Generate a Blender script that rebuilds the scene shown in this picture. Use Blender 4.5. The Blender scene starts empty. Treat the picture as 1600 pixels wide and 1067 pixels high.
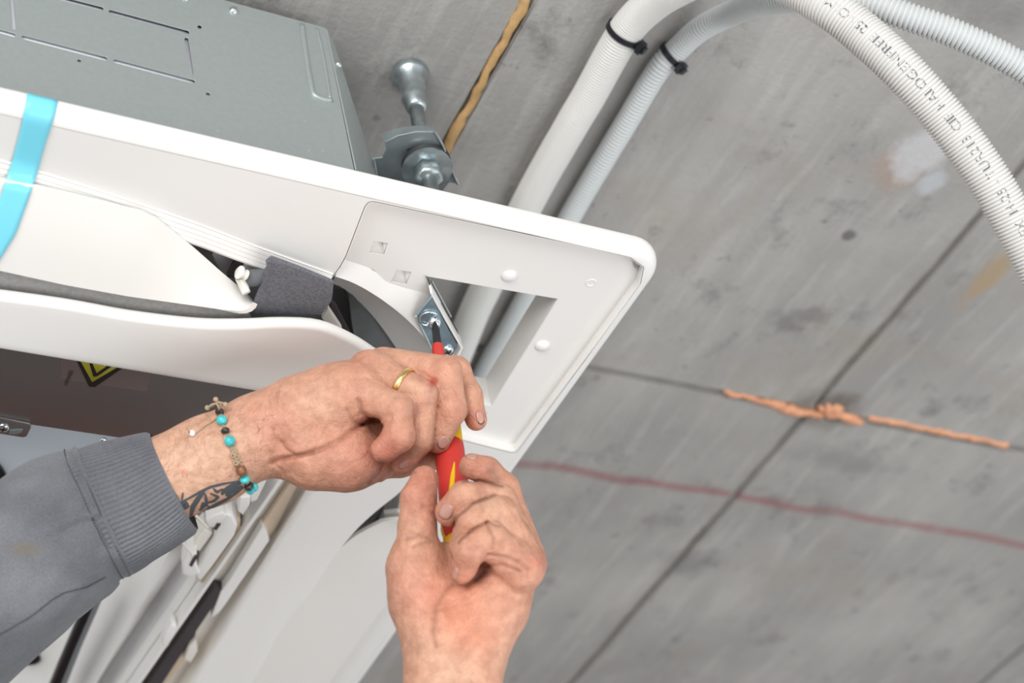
import bpy, bmesh, math, random
import numpy as np
from mathutils import Vector, Matrix, bvhtree, noise as mnoise
import openvdb

random.seed(5)
scene = bpy.context.scene
COL = scene.collection

# ------------------------------------------------------------------ camera
ZP = 2.55                       # height of the panel's lower face above the floor
F = 2600.0                      # focal length for a 1600 px wide frame
MC = np.array([[0.880, -0.438, -0.185], [0.170, 0.653, -0.738], [0.444, 0.617, 0.649]])
u_, _, v_ = np.linalg.svd(MC)
MC = u_ @ v_                    # rows: camera right, camera down, camera forward in world axes
CAM = np.array([-0.618, -0.652, -0.806 + ZP])
cd = bpy.data.cameras.new('camera'); cam = bpy.data.objects.new('camera', cd); COL.objects.link(cam)
cam.matrix_world = Matrix(((MC[0][0], -MC[1][0], -MC[2][0], CAM[0]),
                           (MC[0][1], -MC[1][1], -MC[2][1], CAM[1]),
                           (MC[0][2], -MC[1][2], -MC[2][2], CAM[2]),
                           (0, 0, 0, 1)))
cd.sensor_width = 36; cd.lens = F / 1600 * 36; cd.clip_start = 0.02; cd.clip_end = 100
cd.dof.use_dof = True; cd.dof.focus_distance = 1.15; cd.dof.aperture_fstop = 5.2
scene.camera = cam

# ------------------------------------------------------------------ light
w = bpy.data.worlds.new('world'); scene.world = w; w.use_nodes = True
w.node_tree.nodes['Background'].inputs[0].default_value = (0.93, 0.97, 1.0, 1)
w.node_tree.nodes['Background'].inputs[1].default_value = 1.0

def area(name, loc, target, size, power, color=(1, 1, 1), sy=None):
    l = bpy.data.lights.new(name, 'AREA'); l.energy = power; l.color = color
    l.shape = 'RECTANGLE'; l.size = size; l.size_y = sy or size
    o = bpy.data.objects.new(name, l); COL.objects.link(o)
    o.location = loc
    o.rotation_euler = (Vector(target) - Vector(loc)).to_track_quat('-Z', 'Y').to_euler()
    return o
area('window_light', (-2.3, -2.6, 1.7), (-0.2, 0.2, ZP), 2.4, 100, (1.0, 0.985, 0.96), 2.0)
area('fill_light', (0.9, -0.6, 0.5), (0.1, 0.3, ZP), 2.0, 38, (0.95, 0.98, 1.0))  # fill lamp added from below to brighten the panel's underside
scene.view_settings.view_transform = 'Standard'
scene.view_settings.look = 'None'
scene.view_settings.gamma = 1.0
scene.view_settings.use_curve_mapping = False
scene.view_settings.exposure = 0.0

# ------------------------------------------------------------------ projection helpers
def ray(px, py):
    d = MC.T @ np.array([(px - 800) / F, (py - 533.5) / F, 1.0]); return d
def U(px, py, h=0.0):                       # pixel -> point at height h above the panel face
    d = ray(px, py); return Vector(CAM + d * ((ZP + h - CAM[2]) / d[2]))
def UY(px, py, Y):
    d = ray(px, py); return Vector(CAM + d * ((Y - CAM[1]) / d[1]))
def UD(px, py, depth):                      # depth along the optical axis
    return Vector(CAM + ray(px, py) * depth)
def view(px, py, depth):                    # metres in camera axes (x right, y down, z forward)
    return np.array([(px - 800) / F * depth, (py - 533.5) / F * depth, depth])
def view2world(a):
    return np.asarray(a) @ MC + CAM
def R3(m): return m / F * 1.1

# ------------------------------------------------------------------ object helpers
def tag(o, label=None, cat=None, group=None, kind=None):
    if label: o['label'] = label
    if cat: o['category'] = cat
    if group: o['group'] = group
    if kind: o['kind'] = kind
    return o
def thing(name, loc, label, cat, group=None):
    o = bpy.data.objects.new(name, None); COL.objects.link(o); o.location = loc
    o.empty_display_size = 0.02
    return tag(o, label, cat, group)
def link(name, me, mat=None, parent=None, smooth=True):
    o = bpy.data.objects.new(name, me); COL.objects.link(o)
    if mat is not None:
        me.materials.clear(); me.materials.append(mat)
    if smooth:
        me.polygons.foreach_set('use_smooth', [True] * len(me.polygons)); me.update()
    if parent is not None:
        o.parent = parent
        off = Vector(parent.location); pp = parent.parent
        while pp is not None: off += Vector(pp.location); pp = pp.parent
        o.location = (0, 0, 0)
        me.transform(Matrix.Translation(-off))
    return o
def mesh(verts, faces):
    me = bpy.data.meshes.new('m'); me.from_pydata([tuple(v) for v in verts], [], faces); me.update(); return me
def sharp(me, ang=35):
    bm = bmesh.new(); bm.from_mesh(me)
    for e in bm.edges:
        if len(e.link_faces) == 2 and e.calc_face_angle(0) > math.radians(ang): e.smooth = False
    bm.to_mesh(me); bm.free(); return me
def apply_mods(me, mods):
    o = bpy.data.objects.new('tmp', me); COL.objects.link(o)
    for t, kw in mods:
        m = o.modifiers.new(t, t)
        for k, v in kw.items(): setattr(m, k, v)
    dg = bpy.context.evaluated_depsgraph_get()
    r = bpy.data.meshes.new_from_object(o.evaluated_get(dg))
    bpy.data.objects.remove(o); return r
def plate2d(rings, thick, bevel=0.0, res=3):
    """flat plate from 2D outlines (first outer, others holes), centred on z=0"""
    cu = bpy.data.curves.new('c', 'CURVE'); cu.dimensions = '2D'; cu.fill_mode = 'BOTH'
    for r in rings:
        s = cu.splines.new('POLY'); s.points.add(len(r) - 1)
        for i, p in enumerate(r): s.points[i].co = (p[0], p[1], 0, 1)
        s.use_cyclic_u = True
    cu.extrude = max(thick / 2 - bevel, 0); cu.bevel_depth = bevel; cu.bevel_resolution = res; cu.offset = -bevel
    o = bpy.data.objects.new('t', cu); COL.objects.link(o)
    dg = bpy.context.evaluated_depsgraph_get()
    me = bpy.data.meshes.new_from_object(o.evaluated_get(dg))
    bpy.data.objects.remove(o)
    bm = bmesh.new(); bm.from_mesh(me); bmesh.ops.remove_doubles(bm, verts=bm.verts, dist=1e-6); bm.to_mesh(me); bm.free()
    return me
def plate(name, rings, h0, h1, mat, parent, bevel=0.0, res=3, ang=35):
    """horizontal plate between heights h0 and h1 above the panel face"""
    me = plate2d(rings, h1 - h0, bevel, res)
    me.transform(Matrix.Translation((0, 0, ZP + (h0 + h1) / 2)))
    sharp(me, ang)
    return link(name, me, mat, parent)
def resample(pts, n):
    pts = [Vector(p) for p in pts]; L = [0]
    for a, b in zip(pts, pts[1:]): L.append(L[-1] + (b - a).length)
    out = []; j = 0
    for i in range(n):
        t = L[-1] * i / (n - 1)
        while j < len(L) - 2 and L[j + 1] < t: j += 1
        k = (t - L[j]) / max(L[j + 1] - L[j], 1e-9); out.append(pts[j].lerp(pts[j + 1], k))
    return out
def smoothpts(pts, sub=6, closed=False):
    """Catmull-Rom"""
    P = [Vector(p) for p in pts]; n = len(P); out = []
    rng = range(n) if closed else range(n - 1)
    for i in rng:
        p0 = P[(i - 1) % n] if closed or i > 0 else P[0] * 2 - P[1]
        p1 = P[i]; p2 = P[(i + 1) % n]
        p3 = P[(i + 2) % n] if closed or i < n - 2 else P[-1] * 2 - P[-2]
        for k in range(sub):
            t = k / sub
            out.append(0.5 * ((2 * p1) + (p2 - p0) * t + (2 * p0 - 5 * p1 + 4 * p2 - p3) * t * t + (3 * p1 - p0 - 3 * p2 + p3) * t ** 3))
    if not closed: out.append(P[-1])
    return out
def loft_mesh(rails, thick=0.0, n=None, off=1.0, closed=False):
    if n: rails = [resample(r, n) for r in rails]
    n = len(rails[0]); V = [p for r in rails for p in r]; Fc = []
    for i in range(len(rails) - 1):
        for j in range(n - 1 + (1 if closed else 0)):
            j2 = (j + 1) % n
            Fc.append((i * n + j, i * n + j2, (i + 1) * n + j2, (i + 1) * n + j))
    me = mesh(V, Fc)
    if thick:
        me = apply_mods(me, [('SOLIDIFY', dict(thickness=thick, offset=off))])
    return me
def loft(name, rails, mat, parent, thick=0.001, n=None, off=1.0, ang=40, closed=False):
    return link(name, sharp(loft_mesh(rails, thick, n, off, closed), ang), mat, parent)
def frames(path):
    P = [Vector(p) for p in path]; T = []
    for i in range(len(P)):
        a = P[max(i - 1, 0)]; b = P[min(i + 1, len(P) - 1)]; T.append((b - a).normalized())
    up = Vector((0.13, 0.2, 1)); N = []
    v = (up - T[0] * up.dot(T[0])).normalized(); N.append(v)
    for i in range(1, len(P)):
        q = T[i - 1].rotation_difference(T[i]); v = q @ N[-1]; v = (v - T[i] * v.dot(T[i])).normalized(); N.append(v)
    return P, T, N
def tube_mesh(path, rad, seg=12, caps=True, closed=False):
    P, T, N = frames(path); V = []; Fc = []
    if not hasattr(rad, '__len__'): rad = [rad] * len(P)
    for i, p in enumerate(P):
        B = T[i].cross(N[i])
        for s in range(seg):
            a = 2 * math.pi * s / seg; V.append(p + (N[i] * math.cos(a) + B * math.sin(a)) * rad[i])
    m = len(P)
    for i in range(m - 1 + (1 if closed else 0)):
        i2 = (i + 1) % m
        for s in range(seg):
            s2 = (s + 1) % seg; Fc.append((i * seg + s, i * seg + s2, i2 * seg + s2, i2 * seg + s))
    if caps and not closed:
        Fc.append(tuple(range(seg))[::-1]); Fc.append(tuple((m - 1) * seg + s for s in range(seg)))
    return mesh(V, Fc)
def tube(name, path, rad, mat, parent=None, seg=12, closed=False, ang=60):
    return link(name, sharp(tube_mesh(path, rad, seg, True, closed), ang), mat, parent)
def lathe_mesh(prof, a, b, seg=32, flat=None):
    """prof [(t along a->b in metres, radius)]"""
    a = Vector(a); d = (Vector(b) - a).normalized()
    path = [a + d * t for t, r in prof]
    x = d.orthogonal().normalized(); y = d.cross(x); V = []; Fc = []
    for (t, r) in prof:
        for s in range(seg):
            an = 2 * math.pi * s / seg; V.append(a + d * t + (x * math.cos(an) + y * math.sin(an)) * r)
    for i in range(len(prof) - 1):
        for s in range(seg):
            s2 = (s + 1) % seg; Fc.append((i * seg + s, i * seg + s2, (i + 1) * seg + s2, (i + 1) * seg + s))
    Fc.append(tuple(range(seg))[::-1]); Fc.append(tuple((len(prof) - 1) * seg + s for s in range(seg)))
    return mesh(V, Fc)
def lathe(name, prof, a, b, mat, parent=None, seg=32, ang=35):
    return link(name, sharp(lathe_mesh(prof, a, b, seg), ang), mat, parent)
def box_mesh(sx, sy, sz, M4=None, bevel=0.0):
    bm = bmesh.new(); bmesh.ops.create_cube(bm, size=1)
    bmesh.ops.scale(bm, vec=(sx, sy, sz), verts=bm.verts)
    if bevel: bmesh.ops.bevel(bm, geom=bm.edges[:], offset=bevel, segments=2, affect='EDGES')
    me = bpy.data.meshes.new('b'); bm.to_mesh(me); bm.free()
    if M4 is not None: me.transform(M4)
    return me
def join_meshes(ms):
    V = []; Fc = []
    for m in ms:
        o = len(V); V += [v.co.copy() for v in m.vertices]; Fc += [tuple(o + i for i in p.vertices) for p in m.polygons]
    return mesh(V, Fc)
def bvh_of(objs):
    V = []; Fc = []
    for o in objs:
        k = len(V); me = o.data; off = Vector(o.location); p = o.parent
        while p is not None: off += Vector(p.location); p = p.parent
        V += [v.co + off for v in me.vertices]; Fc += [tuple(k + i for i in f.vertices) for f in me.polygons]
    return bvhtree.BVHTree.FromPolygons(V, Fc)
def hit(bvh, px, py, lift=0.0):
    d = Vector(ray(px, py)).normalized(); loc, nor, idx, dist = bvh.ray_cast(Vector(CAM), d)
    if loc is None:
        loc, nor, idx, dist = bvh.find_nearest(Vector(CAM) + d * 1.12)
    if nor.dot(d) > 0: nor = -nor
    return loc + nor * lift, nor
def ribbon_mesh(bvh, pts, widths, lift, step=2.0, across=3):
    """strip lying on a surface, pts in pixels, widths in pixels"""
    P = resample([Vector((p[0], p[1], 0)) for p in pts], max(2, int(sum((Vector(b[:2]) - Vector(a[:2])).length for a, b in zip(pts, pts[1:])) / step)))
    if not hasattr(widths, '__len__'): widths = [widths] * 2
    V = []; Fc = []; n = len(P)
    for i, p in enumerate(P):
        a = P[max(i - 1, 0)]; b = P[min(i + 1, n - 1)]; t = (b - a).normalized(); nn = Vector((-t.y, t.x, 0))
        f = i / (n - 1) * (len(widths) - 1); k = min(int(f), len(widths) - 2); wd = widths[k] * (1 - f + k) + widths[k + 1] * (f - k)
        for j in range(across):
            q = p + nn * wd * (j / (across - 1) - 0.5); V.append(hit(bvh, q.x, q.y, lift)[0])
    for i in range(n - 1):
        for j in range(across - 1):
            Fc.append((i * across + j, i * across + j + 1, (i + 1) * across + j + 1, (i + 1) * across + j))
    return mesh(V, Fc)

# ------------------------------------------------------------------ materials
def new_mat(name):
    m = bpy.data.materials.new(name); m.use_nodes = True; nt = m.node_tree; b = nt.nodes['Principled BSDF']
    return m, nt, b
def N(nt, t, **kw):
    n = nt.nodes.new(t)
    for k, v in kw.items():
        if k in n.inputs: n.inputs[k].default_value = v
        else: setattr(n, k, v)
    return n
def simple(name, col, rough=0.5, metal=0.0, bump=0.0, bscale=200, var=0.0, vscale=8, spec=0.5, sss=0.0, coat=0.0):
    m, nt, b = new_mat(name); b.inputs['Base Color'].default_value = (*col, 1); b.inputs['Roughness'].default_value = rough
    b.inputs['Metallic'].default_value = metal; b.inputs['Specular IOR Level'].default_value = spec
    b.inputs['Coat Weight'].default_value = coat
    if sss: b.inputs['Subsurface Weight'].default_value = sss; b.inputs['Subsurface Radius'].default_value = (0.004, 0.003, 0.003); b.inputs['Subsurface Scale'].default_value = 1.0
    tc = N(nt, 'ShaderNodeTexCoord')
    if var:
        n = N(nt, 'ShaderNodeTexNoise', Scale=vscale, Detail=4.0); nt.links.new(tc.outputs['Object'], n.inputs['Vector'])
        r = N(nt, 'ShaderNodeValToRGB'); r.color_ramp.elements[0].position = 0.3; r.color_ramp.elements[1].position = 0.7
        r.color_ramp.elements[0].color = (*[c * (1 - var) for c in col], 1); r.color_ramp.elements[1].color = (*[min(c * (1 + var), 1) for c in col], 1)
        nt.links.new(n.outputs[0], r.inputs[0]); nt.links.new(r.outputs[0], b.inputs['Base Color'])
    if bump:
        n = N(nt, 'ShaderNodeTexNoise', Scale=bscale, Detail=3.0); nt.links.new(tc.outputs['Object'], n.inputs['Vector'])
        bp = N(nt, 'ShaderNodeBump', Strength=bump, Distance=0.001); nt.links.new(n.outputs[0], bp.inputs['Height']); nt.links.new(bp.outputs[0], b.inputs['Normal'])
    return m
M_white = simple('white_plastic', (0.84, 0.825, 0.80), 0.42, bump=0.05, bscale=1500)
M_louv = simple('louver_plastic', (0.80, 0.78, 0.745), 0.45)
M_cream = simple('cream_plastic', (0.80, 0.76, 0.70), 0.5, var=0.06)
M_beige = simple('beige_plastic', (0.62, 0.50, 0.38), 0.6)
M_foamw = simple('white_eps_foam', (0.80, 0.80, 0.80), 0.8, bump=0.5, bscale=900)
M_pan = simple('drain_pan_plastic', (0.66, 0.66, 0.68), 0.5, var=0.08, vscale=15)
M_dark = simple('dark_duct_lining', (0.09, 0.095, 0.098), 0.7, var=0.25, vscale=30)
M_duct = simple('grey_duct_sheet', (0.30, 0.30, 0.295), 0.5, var=0.2, vscale=20)
M_black = simple('black_gloss', (0.006, 0.006, 0.008), 0.25)
M_blackfoam = simple('dark_foam_strip', (0.055, 0.045, 0.048), 0.9, bump=0.4, bscale=900)
M_tie = simple('black_nylon', (0.012, 0.013, 0.018), 0.4)
M_zinc = simple('zinc_metal', (0.50, 0.56, 0.58), 0.32, metal=0.9, var=0.25, vscale=90, bump=0.15, bscale=400)
M_zincd = simple('zinc_bracket', (0.30, 0.345, 0.36), 0.42, metal=0.6, var=0.15, vscale=60)
M_chrome = simple('bright_screw', (0.75, 0.78, 0.80), 0.2, metal=1.0)
M_rubber = simple('black_rubber', (0.03, 0.03, 0.032), 0.6)
M_pipe = simple('white_conduit', (0.72, 0.71, 0.685), 0.42, var=0.03, vscale=6)
M_pipe2 = simple('pale_grey_conduit', (0.60, 0.625, 0.63), 0.42, var=0.03, vscale=6)
M_ink = simple('grey_ink', (0.10, 0.10, 0.12), 0.6)
M_tape = simple('cyan_tape', (0.20, 0.70, 0.86), 0.4, coat=0.3)
M_red = simple('red_grip', (0.60, 0.045, 0.035), 0.42, bump=0.1, bscale=600, var=0.08, vscale=40)
M_yellow = simple('yellow_grip', (0.86, 0.52, 0.01), 0.4)
M_steel = simple('blackened_steel', (0.05, 0.05, 0.055), 0.3, metal=0.7)
M_gold = simple('gold', (0.90, 0.62, 0.26), 0.22, metal=1.0)
M_turq = simple('turquoise_stone', (0.05, 0.50, 0.53), 0.3, var=0.25, vscale=250, coat=0.3)
M_wood = simple('dark_wood_bead', (0.035, 0.022, 0.018), 0.3, coat=0.3)
M_brown = simple('brown_stone_bead', (0.22, 0.09, 0.04), 0.35, var=0.4, vscale=300)
M_cord = simple('tan_cord', (0.45, 0.33, 0.22), 0.7, bump=0.4, bscale=2500)
M_bead = simple('cream_bead', (0.82, 0.80, 0.74), 0.25)
M_sticky = simple('sticker_yellow', (0.62, 0.56, 0.03), 0.4)
M_stickb = simple('sticker_black', (0.015, 0.013, 0.013), 0.4)
M_nail = simple('nail', (0.50, 0.265, 0.21), 0.3, coat=0.25)
M_dirt = simple('nail_dirt', (0.12, 0.075, 0.06), 0.8)
M_ink2 = simple('tattoo_ink', (0.07, 0.085, 0.095), 0.55)
M_foamo = simple('orange_sealing_foam', (0.68, 0.33, 0.19), 0.9, bump=0.8, bscale=180, var=0.2, vscale=40)
M_foamy = simple('ochre_sealing_foam', (0.58, 0.36, 0.16), 0.9, bump=0.8, bscale=180, var=0.2, vscale=40)
M_mortar = simple('dark_joint_mortar', (0.30, 0.285, 0.26), 0.95, bump=0.8, bscale=100, var=0.3, vscale=25)
M_label = simple('clear_label_film', (0.30, 0.235, 0.225), 0.3, metal=0.5)
M_hair = simple('arm_hair', (0.16, 0.09, 0.05), 0.6)

def mat_galv(name, col, rough, scale=220.0):
    m, nt, b = new_mat(name); tc = N(nt, 'ShaderNodeTexCoord')
    n = N(nt, 'ShaderNodeTexNoise', Scale=scale, Detail=2.0); nt.links.new(tc.outputs['Object'], n.inputs['Vector'])
    n2 = N(nt, 'ShaderNodeTexNoise', Scale=9.0, Detail=3.0); nt.links.new(tc.outputs['Object'], n2.inputs['Vector'])
    vor = N(nt, 'ShaderNodeTexVoronoi', Scale=75.0); nt.links.new(tc.outputs['Object'], vor.inputs['Vector'])
    lt = N(nt, 'ShaderNodeMath', operation='LESS_THAN'); lt.inputs[1].default_value = 0.042; nt.links.new(vor.outputs['Distance'], lt.inputs[0])
    mix = N(nt, 'ShaderNodeMix', data_type='RGBA'); mix.inputs[6].default_value = (*[c * 0.93 for c in col], 1); mix.inputs[7].default_value = (*[c * 1.07 for c in col], 1)
    nt.links.new(n.outputs[0], mix.inputs[0])
    mix2 = N(nt, 'ShaderNodeMix', data_type='RGBA'); nt.links.new(mix.outputs[2], mix2.inputs[6]); mix2.inputs[7].default_value = (0.75, 0.76, 0.75, 1)
    n3 = N(nt, 'ShaderNodeTexNoise', Scale=14.0); nt.links.new(tc.outputs['Object'], n3.inputs['Vector'])
    g = N(nt, 'ShaderNodeMath', operation='GREATER_THAN'); g.inputs[1].default_value = 0.56; nt.links.new(n3.outputs[0], g.inputs[0])
    mm = N(nt, 'ShaderNodeMath', operation='MULTIPLY'); nt.links.new(lt.outputs[0], mm.inputs[0]); nt.links.new(g.outputs[0], mm.inputs[1])
    nt.links.new(mm.outputs[0], mix2.inputs[0]); nt.links.new(mix2.outputs[2], b.inputs['Base Color'])
    b.inputs['Metallic'].default_value = 0.55; b.inputs['Roughness'].default_value = rough
    return m
M_galv = mat_galv('galvanised_sheet', (0.44, 0.485, 0.48), 0.5)
M_mirror = simple('polished_sheet', (0.40, 0.38, 0.38), 0.30, metal=0.95, bump=0.04, bscale=60)

def mat_concrete(name, base, streak=True):
    m, nt, b = new_mat(name); L = nt.links.new
    tc = N(nt, 'ShaderNodeTexCoord'); geo = N(nt, 'ShaderNodeNewGeometry')
    mp = N(nt, 'ShaderNodeMapping'); mp.inputs['Scale'].default_value = (1, 0.14, 1); mp.inputs['Rotation'].default_value = (0, 0, 0.05); L(geo.outputs['Position'], mp.inputs[0])
    def noise(vec, sc, det=5.0, rough=0.6, dist=0.0):
        n = N(nt, 'ShaderNodeTexNoise', Scale=sc, Detail=det, Roughness=rough, Distortion=dist); L(vec, n.inputs['Vector']); return n.outputs[0]
    def ramp(f, p0, p1, c0, c1):
        r = N(nt, 'ShaderNodeValToRGB'); e = r.color_ramp.elements; e[0].position = p0; e[1].position = p1; e[0].color = c0; e[1].color = c1; L(f, r.inputs[0]); return r.outputs[0]
    def mix(fac, a, c, blend='MIX', amt=None):
        x = N(nt, 'ShaderNodeMix', data_type='RGBA', blend_type=blend)
        if amt is not None:
            q = N(nt, 'ShaderNodeMath', operation='MULTIPLY'); q.inputs[1].default_value = amt; L(fac, q.inputs[0]); fac = q.outputs[0]
        if hasattr(fac, 'links') or hasattr(fac, 'is_linked'): L(fac, x.inputs[0])
        else: x.inputs[0].default_value = fac
        for v, i in ((a, 6), (c, 7)):
            if isinstance(v, tuple): x.inputs[i].default_value = v
            else: L(v, x.inputs[i])
        return x.outputs[2]
    P = geo.outputs['Position']
    B0 = tuple(base)
    c = mix(ramp(noise(P, 3.2, 6), 0.35, 0.68, (0, 0, 0, 1), (1, 1, 1, 1)), (*[x * 0.76 for x in B0], 1), (*[x * 1.13 for x in B0], 1))
    c = mix(ramp(noise(mp.outputs[0], 26, 4), 0.40, 0.75, (0, 0, 0, 1), (1, 1, 1, 1)), c, (*[x * 0.74 for x in B0], 1), amt=0.55)
    c = mix(ramp(noise(mp.outputs[0], 70, 3), 0.52, 0.72, (0, 0, 0, 1), (1, 1, 1, 1)), c, (*[min(x * 1.35, 1) for x in B0], 1), amt=0.35)
    # brownish water marks
    c = mix(ramp(noise(P, 5.5, 5, 0.65, 0.6), 0.56, 0.75, (0, 0, 0, 1), (1, 1, 1, 1)), c, (0.34, 0.29, 0.24, 1), amt=0.55)
    # small dark pits / stains
    c = mix(ramp(noise(P, 15, 5, 0.7), 0.575, 0.70, (0, 0, 0, 1), (1, 1, 1, 1)), c, (0.16, 0.15, 0.145, 1), amt=0.55)
    c = mix(ramp(noise(P, 60, 4, 0.6), 0.66, 0.74, (0, 0, 0, 1), (1, 1, 1, 1)), c, (0.15, 0.14, 0.13, 1), amt=0.5)
    if streak:
        sx = N(nt, 'ShaderNodeSeparateXYZ'); L(P, sx.inputs[0])
        def M(op, a, bb):
            q = N(nt, 'ShaderNodeMath', operation=op)
            for i, v in enumerate((a, bb)):
                if v is None: continue
                if isinstance(v, (int, float)): q.inputs[i].default_value = v
                else: L(v, q.inputs[i])
            return q.outputs[0]
        # dull red chalk line snapped across the slabs
        wob = M('MULTIPLY', M('SUBTRACT', noise(P, 4.0, 2), 0.5), 0.05)
        d = M('ABSOLUTE', M('SUBTRACT', M('ADD', sx.outputs[1], wob), 0.498), None)
        line = ramp(d, 0.003, 0.0085, (1, 1, 1, 1), (0, 0, 0, 1))
        gate = ramp(noise(mp.outputs[0], 9, 3), 0.30, 0.5, (0.25, 0.25, 0.25, 1), (1, 1, 1, 1))
        lg = N(nt, 'ShaderNodeMix', data_type='RGBA', blend_type='MULTIPLY'); lg.inputs[0].default_value = 1; L(line, lg.inputs[6]); L(gate, lg.inputs[7])
        c = mix(lg.outputs[2], c, (0.30, 0.11, 0.11, 1), amt=0.62)
        # pale plaster smear and its rusty edge
        def blob(x, y, rx, ry, col, amt, thr=0.55):
            nonlocal c
            dx = M('DIVIDE', M('SUBTRACT', sx.outputs[0], x), rx); dy = M('DIVIDE', M('SUBTRACT', sx.outputs[1], y), ry)
            r = M('ADD', M('SQRT', M('ADD', M('MULTIPLY', dx, dx), M('MULTIPLY', dy, dy)), None), M('MULTIPLY', M('SUBTRACT', noise(P, 38, 4), 0.5), 1.3))
            c = mix(ramp(r, thr, 1.0, (1, 1, 1, 1), (0, 0, 0, 1)), c, col, amt=amt)
        q = U(1400, 262, 0.225); blob(q.x, q.y, 0.035, 0.030, (0.42, 0.31, 0.25, 1), 0.55)
        q = U(1440, 235, 0.225); blob(q.x, q.y, 0.034, 0.040, (0.55, 0.55, 0.56, 1), 0.9)
        q = U(1455, 285, 0.225); blob(q.x, q.y, 0.016, 0.018, (0.50, 0.52, 0.55, 1), 0.8)
        q = U(1545, 430, 0.225); blob(q.x, q.y, 0.020, 0.055, (0.42, 0.28, 0.13, 1), 0.6, 0.4)
        q = U(1325, 367, 0.225); blob(q.x, q.y, 0.010, 0.008, (0.13, 0.12, 0.12, 1), 0.8)
        q = U(1295, 640, 0.225); blob(q.x, q.y, 0.06, 0.035, (0.14, 0.11, 0.09, 1), 0.75, 0.3)
        q = U(1075, 880, 0.225); blob(q.x, q.y, 0.05, 0.035, (0.15, 0.145, 0.145, 1), 0.5, 0.3)
        q = U(1320, 720, 0.225); blob(q.x, q.y, 0.09, 0.025, (0.17, 0.16, 0.155, 1), 0.4, 0.3)
        q = U(1540, 10, 0.225); blob(q.x, q.y, 0.09, 0.03, (0.18, 0.17, 0.165, 1), 0.4, 0.3)
    L(c, b.inputs['Base Color']); b.inputs['Roughness'].default_value = 0.9; b.inputs['Specular IOR Level'].default_value = 0.2
    bp = N(nt, 'ShaderNodeBump', Strength=0.6, Distance=0.003); L(noise(mp.outputs[0], 60, 6), bp.inputs['Height'])
    bp2 = N(nt, 'ShaderNodeBump', Strength=0.4, Distance=0.002); L(noise(P, 160, 4), bp2.inputs['Height']); L(bp.outputs[0], bp2.inputs['Normal']); L(bp2.outputs[0], b.inputs['Normal'])
    return m
M_conc = mat_concrete('formed_concrete', (0.41, 0.398, 0.382))
M_floor = simple('screed_floor', (0.42, 0.40, 0.385), 0.8, var=0.15, vscale=2)
def mat_brick():
    m, nt, b = new_mat('brick_wall'); tc = N(nt, 'ShaderNodeTexCoord')
    mp = N(nt, 'ShaderNodeMapping'); mp.inputs['Rotation'].default_value = (math.pi / 2, 0, 0); nt.links.new(tc.outputs['Object'], mp.inputs[0])
    br = N(nt, 'ShaderNodeTexBrick', Scale=4.0); br.inputs['Color1'].default_value = (0.30, 0.10, 0.06, 1); br.inputs['Color2'].default_value = (0.24, 0.085, 0.055, 1); br.inputs['Mortar'].default_value = (0.25, 0.2, 0.18, 1)
    nt.links.new(mp.outputs[0], br.inputs['Vector']); nt.links.new(br.outputs[0], b.inputs['Base Color']); b.inputs['Roughness'].default_value = 0.9
    return m
M_brick = mat_brick()

def mat_fabric():
    m, nt, b = new_mat('grey_sweat_fabric'); L = nt.links.new; tc = N(nt, 'ShaderNodeTexCoord')
    n = N(nt, 'ShaderNodeTexNoise', Scale=22.0, Detail=5.0); L(tc.outputs['Object'], n.inputs['Vector'])
    r = N(nt, 'ShaderNodeValToRGB'); e = r.color_ramp.elements; e[0].position = 0.3; e[1].position = 0.75; e[0].color = (0.105, 0.110, 0.124, 1); e[1].color = (0.19, 0.196, 0.216, 1); L(n.outputs[0], r.inputs[0])
    n2 = N(nt, 'ShaderNodeTexNoise', Scale=900.0, Detail=2.0); L(tc.outputs['Object'], n2.inputs['Vector'])
    mx = N(nt, 'ShaderNodeMix', data_type='RGBA', blend_type='OVERLAY'); mx.inputs[0].default_value = 0.35; L(r.outputs[0], mx.inputs[6]); L(n2.outputs[0], mx.inputs[7])
    va = N(nt, 'ShaderNodeAttribute', attribute_name='stain'); mx2 = N(nt, 'ShaderNodeMix', data_type='RGBA'); L(va.outputs['Fac'], mx2.inputs[0]); L(mx.outputs[2], mx2.inputs[6]); mx2.inputs[7].default_value = (0.17, 0.145, 0.11, 1)
    L(mx2.outputs[2], b.inputs['Base Color']); b.inputs['Roughness'].default_value = 0.95; b.inputs['Specular IOR Level'].default_value = 0.15
    b.inputs['Sheen Weight'].default_value = 0.25; b.inputs['Sheen Roughness'].default_value = 0.5
    bp = N(nt, 'ShaderNodeBump', Strength=0.5, Distance=0.0006); L(n2.outputs[0], bp.inputs['Height']); L(bp.outputs[0], b.inputs['Normal'])
    return m
M_fab = mat_fabric()
M_felt = simple('grey_felt', (0.145, 0.148, 0.165), 0.95, bump=0.6, bscale=1800, var=0.3, vscale=700)

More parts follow.
